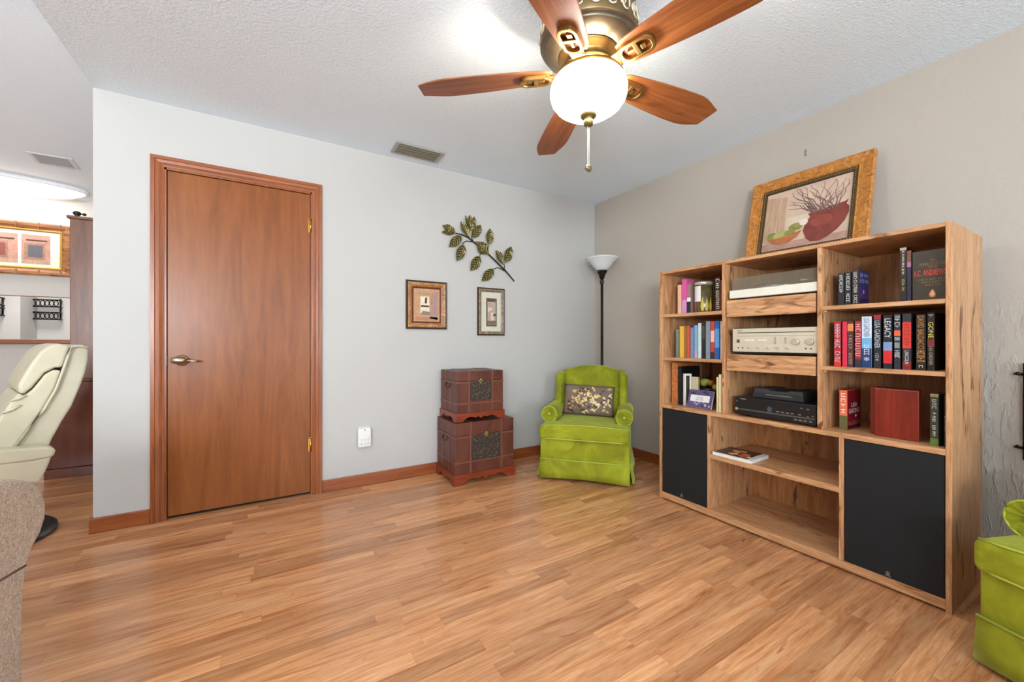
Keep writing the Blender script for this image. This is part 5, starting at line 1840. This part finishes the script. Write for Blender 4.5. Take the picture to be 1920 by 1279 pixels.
def armchair(label, loc, rz):
    """front at local y=0 facing -y"""
    t = thing('armchair', label, 'armchair', loc, rz, 'green velvet armchairs')
    W = .335
    D = .68
    M().rbox((0, .012 + D / 2, .225), (W - .001, D / 2, .098), .014, 4).build('base', VEL, t, True)
    # skirt panels with kick pleats
    def skirt(p0, p1, nrm, arch):
        m = M()
        p0, p1, nrm = Vector(p0), Vector(p1), Vector(nrm)
        n = 12
        rows = []
        for k in range(n + 1):
            f_ = k / n
            q = p0.lerp(p1, f_)
            zb = .014 + arch * 4 * f_ * (1 - f_)
            col_ = []
            for (z, off) in ((.158, 0), (.12, .006), (.07, .012), (zb, .018 + .004 * math.sin(f_ * 9))):
                col_.append((q + nrm * off, z))
            rows.append(col_)
        for th in (0, .008):
            V = [[m.bm.verts.new((q.x - nrm.x * th, q.y - nrm.y * th, z)) for q, z in c] for c in rows]
            for a, b in zip(V, V[1:]):
                for i in range(3):
                    f = m.bm.faces.new((a[i], b[i], b[i + 1], a[i + 1]))
                    f.smooth = True
            if th == 0:
                V0 = V
            else:
                for a, b in zip(V0, V):
                    pass
                for i in range(n):
                    m.bm.faces.new((V0[i][3], V0[i + 1][3], V[i + 1][3], V[i][3]))
                for e_ in (0, n):
                    for i in range(3):
                        m.bm.faces.new((V0[e_][i], V0[e_][i + 1], V[e_][i + 1], V[e_][i]))
        return m.build('skirt_panel', VEL, t, True)
    skirt((-W, .008, 0), (W, .008, 0), (0, -1, 0), .012)
    skirt((-W - .002, .055, 0), (-W - .002, D, 0), (-1.6, -.8, 0), 0)
    skirt((W + .002, .055, 0), (W + .002, D, 0), (1.6, -.8, 0), 0)
    skirt((-W, D + .015, 0), (W, D + .015, 0), (0, 1, 0), 0)
    M().tube([(-W, .006, .158), (0, .005, .158), (W, .006, .158)], .005, 6).build('skirt_piping', PIPE, t, True)
    # T-shaped seat cushion
    crown = lambda x, y, z: (x, y, z + (.018 * max(0, 1 - (x / .33) ** 2) * (1 if z > 0 else 0)))
    m = M().rbox((0, .075, .366), (W, .095, .052), .024, 6, fn=crown)
    m.rbox((0, .32, .366), (.232, .22, .050), .024, 6, fn=crown)
    sc = m.build('seat_cushion', VEL, t, True)
    m = M()
    for z in (.416, .322):
        pts = []
        for k in range(13):
            x = -W + .012 + (2 * W - .024) * k / 12
            pts.append((x, -.014 if 0 < k < 12 else -.004, z + (.016 * max(0, 1 - (x / .33) ** 2) if z > .4 else -.002)))
        m.tube(pts, .0042, 6)
    m.build('piping', PIPE, sc, True)
    for sg in (-1, 1):
        ax, az, ar = sg * .292, .476, .064
        m = M()
        m.rbox((sg * .283, .38, .37), (.046, .22, .10), .02, 3)
        R_ = []
        prof = [(0, .17, .90), (.0, .155, .97), (0, .165, 1.0), (0, .60, 1.0), (0, .64, .9)]
        seg = 28
        for (dx, yy, sc_) in prof[1:]:
            R_.append([m.bm.verts.new((ax + ar * sc_ * math.cos(2 * math.pi * q / seg), yy, az + ar * sc_ * math.sin(2 * math.pi * q / seg))) for q in range(seg)])
        for a, b in zip(R_, R_[1:]):
            for q in range(seg):
                f = m.bm.faces.new((a[q], a[(q + 1) % seg], b[(q + 1) % seg], b[q]))
                f.smooth = True
        m.bm.faces.new(R_[-1])
        am = m.build('arm', VEL, t, True)
        # pleated scroll front
        m = M()
        c0 = m.bm.verts.new((ax, .166, az))
        rings = []
        for rr_ in (.35, .7, .93):
            rings.append([m.bm.verts.new((ax + ar * rr_ * math.cos(2 * math.pi * q / 36), .152 + (.012 if rr_ < .5 else 0) + .005 * (q % 3 == 0), az + ar * rr_ * math.sin(2 * math.pi * q / 36))) for q in range(36)])
        for q in range(36):
            f = m.bm.faces.new((c0, rings[0][(q + 1) % 36], rings[0][q]))
            f.smooth = True
            for a, b in zip(rings, rings[1:]):
                f = m.bm.faces.new((a[q], a[(q + 1) % 36], b[(q + 1) % 36], b[q]))
                f.smooth = True
        fr_ = m.build('scroll_front', VEL, am, True)
        M().tube([(ax + ar * .97 * math.cos(2 * math.pi * q / 24), .155, az + ar * .97 * math.sin(2 * math.pi * q / 24)) for q in range(24)], .004, 6, closed=True).build('piping', PIPE, am, True)
        M().rbox((ax, .156, az), (.010, .006, .010), .0055, 2).build('button', PIPE, am, True)
        # front panel of the arm below the scroll
        M().rbox((sg * .283, .165, .385), (.046, .012, .075), .008, 3).build('arm_front', VEL, am, True)
        wing = lambda x, y, z: (x, y + .05 * (z / .2) - (.03 * (-z / .2) if z < 0 else 0), z)
        M().rbox((sg * .275, .565, .60), (.034, .075, .185), .030, 5, fn=wing).build('wing', VEL, t, True)
    arch = lambda x, y, z: (x, y + .10 * (z / .25), z + (.055 * (1 - (x / .25) ** 2) if z > .1 else 0) * (1))
    m = M().rbox((0, .545, .575), (.247, .075, .225), .05, 8, fn=lambda x, y, z: (x, y + .14 * ((z + .2) / .5) - .020 * max(0, 1 - (x / .25) ** 2) * (1 if y < 0 else 0) * (1 - .9 * math.exp(-((z - .085) / .02) ** 2)),
                                                                              z + .050 * max(0, 1 - (x / .25) ** 2) * max(0, (z + .1) / .33)))
    bk = m.build('backrest', VEL, t, True)
    M().rbox((0, .67, .56), (.285, .03, .24), .028, 4, fn=lambda x, y, z: (x, y + .10 * ((z + .2) / .5), z)).build('back_panel', VEL, t, True)
    for x in (-W + .035, W - .035):
        for y in (.04, D - .03):
            M().lathe([(.013, 0), (.017, .02), (.02, .05)], (x, y, 0), 12).build('foot', plain('foot_dark', (34, 28, 22), .5), t, True)
    return t


A, B = onZ(1010, 898), onZ(1183, 916)
mid = (A + B) / 2
rz = math.atan2(B.y - A.y, B.x - A.x)
ARM1 = armchair('lime green velvet armchair with a patterned pillow in the room corner', (mid.x, mid.y, 0), rz)
A2 = onZ(1828, 1242)
rz2 = math.radians(-112)
ex = Vector((math.cos(rz2), math.sin(rz2), 0))
c2 = A2 + ex * .335
armchair('lime green velvet armchair beside the end of the oak unit', (c2.x, c2.y, 0), rz2)

# pillow on the corner chair
R3 = Matrix.Rotation(rz, 4, 'Z')
pl0 = Vector((mid.x, mid.y, 0)) + (R3 @ Vector((-.010, .395, .4365)))
pw, phh, ptk = .215, .128, .055
pil = thing('pillow', 'taupe lumbar pillow printed with gold leaves on the corner armchair', 'pillow', pl0, rz)
pil.rotation_euler = (Matrix.Rotation(rz, 4, 'Z') @ Matrix.Rotation(math.radians(-15), 4, 'X') @ Matrix.Rotation(math.radians(2), 4, 'Y')).to_euler()


def pil_t(x, z):
    a = max(0, 1 - (abs(x) / pw) ** 2.6) * max(0, 1 - (abs(z) / phh) ** 2.6)
    return .006 + ptk * a ** .55


m = M()
nx, nz = 20, 14
gr = {}
for sd in (-1, 1):
    for i in range(nx + 1):
        for j in range(nz + 1):
            x = -pw + 2 * pw * i / nx
            z = -phh + 2 * phh * j / nz
            edge = i in (0, nx) or j in (0, nz)
            k_ = (i, j, 0 if edge else sd)
            if k_ not in gr:
                pinch = 1 - .05 * (1 - (abs(z) / phh) ** 2) if i in (0, nx) else 1
                gr[k_] = m.bm.verts.new((x * pinch, 0 if edge else sd * pil_t(x, z), z + phh))
for sd in (-1, 1):
    for i in range(nx):
        for j in range(nz):
            q = []
            for a, b in ((i, j), (i + 1, j), (i + 1, j + 1), (i, j + 1)):
                e_ = a in (0, nx) or b in (0, nz)
                q.append(gr[(a, b, 0 if e_ else sd)])
            f = m.bm.faces.new(q)
            f.smooth = True
m.build('pillow_body', plain('taupe_fabric', (124, 104, 92), .8, 0, .1, 90), pil, True)
m = M()
rn = random.Random(11)
for q in range(170):
    fx = rn.random()
    cx_ = -pw * .80 + 2 * pw * .86 * fx
    cz_ = rn.uniform(-phh * .85, phh * .8)
    if cx_ < -pw * .45 and cz_ > 0 and rn.random() < .85:
        continue
    if cx_ > pw * .6 and rn.random() < .5:
        continue
    L = rn.uniform(.026, .044)
    a = rn.uniform(0, 6.28)
    mi = rn.choice((0, 0, 1, 1, 2, 3)) if cx_ > -pw * .3 else rn.choice((2, 3, 0))
    mid_ = []
    pts = [(0, 0), (.25, .2), (.5, .26), (.78, .17), (1, 0), (.78, -.17), (.5, -.26), (.25, -.2)]
    V = []
    ok = True
    for s_, w_ in pts:
        x = cx_ + L * (s_ * math.cos(a) - w_ * math.sin(a))
        z = cz_ + L * (s_ * math.sin(a) + w_ * math.cos(a))
        if abs(x) > pw * .95 or abs(z) > phh * .93:
            ok = False
            break
        V.append((x, -pil_t(x, z) - .0015 - .00002 * q, z + phh))
    if ok:
        m.face(V, mi)
m.build('leaf_print', [plain('leaf_gold', (206, 176, 110), .45, .2), plain('leaf_cream', (222, 204, 150), .5), plain('leaf_plum', (84, 52, 48), .7), plain('leaf_brown', (104, 76, 50), .6)], pil, True)['kind'] = 'stuff'

# ------------------------------------------------------------------ torchiere floor lamp
LX, LY = 2.683, 2.797
lp = thing('floor_lamp', 'black torchiere floor lamp with white glass bowl shade in the corner', 'floor lamp', (LX, LY, 0))
M().lathe([(.125, 0), (.127, .008), (.12, .018), (.05, .028), (.016, .04)], (LX, LY, 0), 36).build('base', dark_metal, lp)
M().lathe([(.0125, .035), (.0125, .60), (.0145, .602), (.0145, .612), (.0125, .614), (.0125, 1.10), (.0145, 1.102), (.0145, 1.112), (.0125, 1.114), (.0125, 1.60)], (LX, LY, 0), 18).build('pole', plain('bronze_black', (46, 42, 38), .35, .6), lp)
m = M()
for k in range(4):
    pts = []
    for q in range(9):
        f_ = q / 8
        a = k * math.pi / 2 + f_ * math.pi * 1.2
        r_ = .006 + .012 * math.sin(math.pi * f_)
        pts.append((LX + r_ * math.cos(a), LY + r_ * math.sin(a), 1.598 + .05 * f_))
    m.tube(pts, .004, 6)
m.lathe([(.010, 1.645), (.02, 1.655), (.030, 1.69), (.048, 1.722), (.050, 1.730), (.044, 1.732)], (LX, LY, 0), 28)
m.build('cup', dark_metal, lp)
m = M().tube([(LX - .04, LY - .01, 1.715), (LX - .075, LY - .02, 1.715)], .003, 6)
m.build('switch', plain('switch_metal', (150, 146, 138), .4, .6), lp)
sh = [(.030, 1.728), (.052, 1.737), (.082, 1.770), (.112, 1.808), (.140, 1.835), (.158, 1.846), (.155, 1.850), (.137, 1.840), (.108, 1.812), (.078, 1.775), (.048, 1.743), (.026, 1.735)]


def glassw():
    m_, t_, b_ = nt('white_frosted_glass')
    b_.inputs['Base Color'].default_value = lin((226, 230, 230))
    b_.inputs['Roughness'].default_value = .3
    b_.inputs['Subsurface Weight'].default_value = .2
    b_.inputs['Subsurface Radius'].default_value = (.02, .02, .02)
    b_.inputs['Alpha'].default_value = .88
    return m_


M().lathe(sh, (LX, LY, 0), 48, cap=False).build('glass_shade', glassw(), lp)

# ------------------------------------------------------------------ iron wall decor near the second armchair
pa = onX(1917.5, 690, XR - .02)
zt, zb = pa.z + .02, onX(1917.5, 862, XR - .02).z
t = thing('iron_wall_decor', 'black wrought iron scrolled wall decor above the second armchair', 'wall decor', (XR - .02, pa.y - .15, zb))
yb_ = pa.y - .008
for yy in (yb_, yb_ - .30):
    M().tube([(XR - .02, yy, zb), (XR - .02, yy, zt)], .008, 8).build('upright', dark_metal, t)
for z in (zt - .05, zb + .05):
    m = M().tube([(XR - .02, yb_ + .012, z), (XR - .02, yb_ - .312, z)], .006, 8)
    for yy, sg in ((yb_ + .012, 1), (yb_ - .312, -1)):
        m.tube([(XR - .02, yy, z), (XR - .02, yy + sg * .012, z + .004), (XR - .02, yy + sg * .022, z)], [.006, .008, .001], 8)
    m.build('crossbar', dark_metal, t)
for k in range(3):
    cy_ = yb_ - .06 - .09 * k
    pts = []
    for q in range(22):
        a = q * .42
        r_ = .012 + .0028 * q
        pts.append((XR - .02, cy_ + r_ * math.cos(a) * .7, (zt + zb) / 2 + r_ * math.sin(a) * 2.0))
    M().tube(pts, .005, 6).build('scroll', dark_metal, t)
for z in (zt - .05, zb + .05):
    M().tube([(XR - .02, yb_ - .15, z), (XR - .001, yb_ - .15, z)], .005, 6).build('standoff', dark_metal, t)
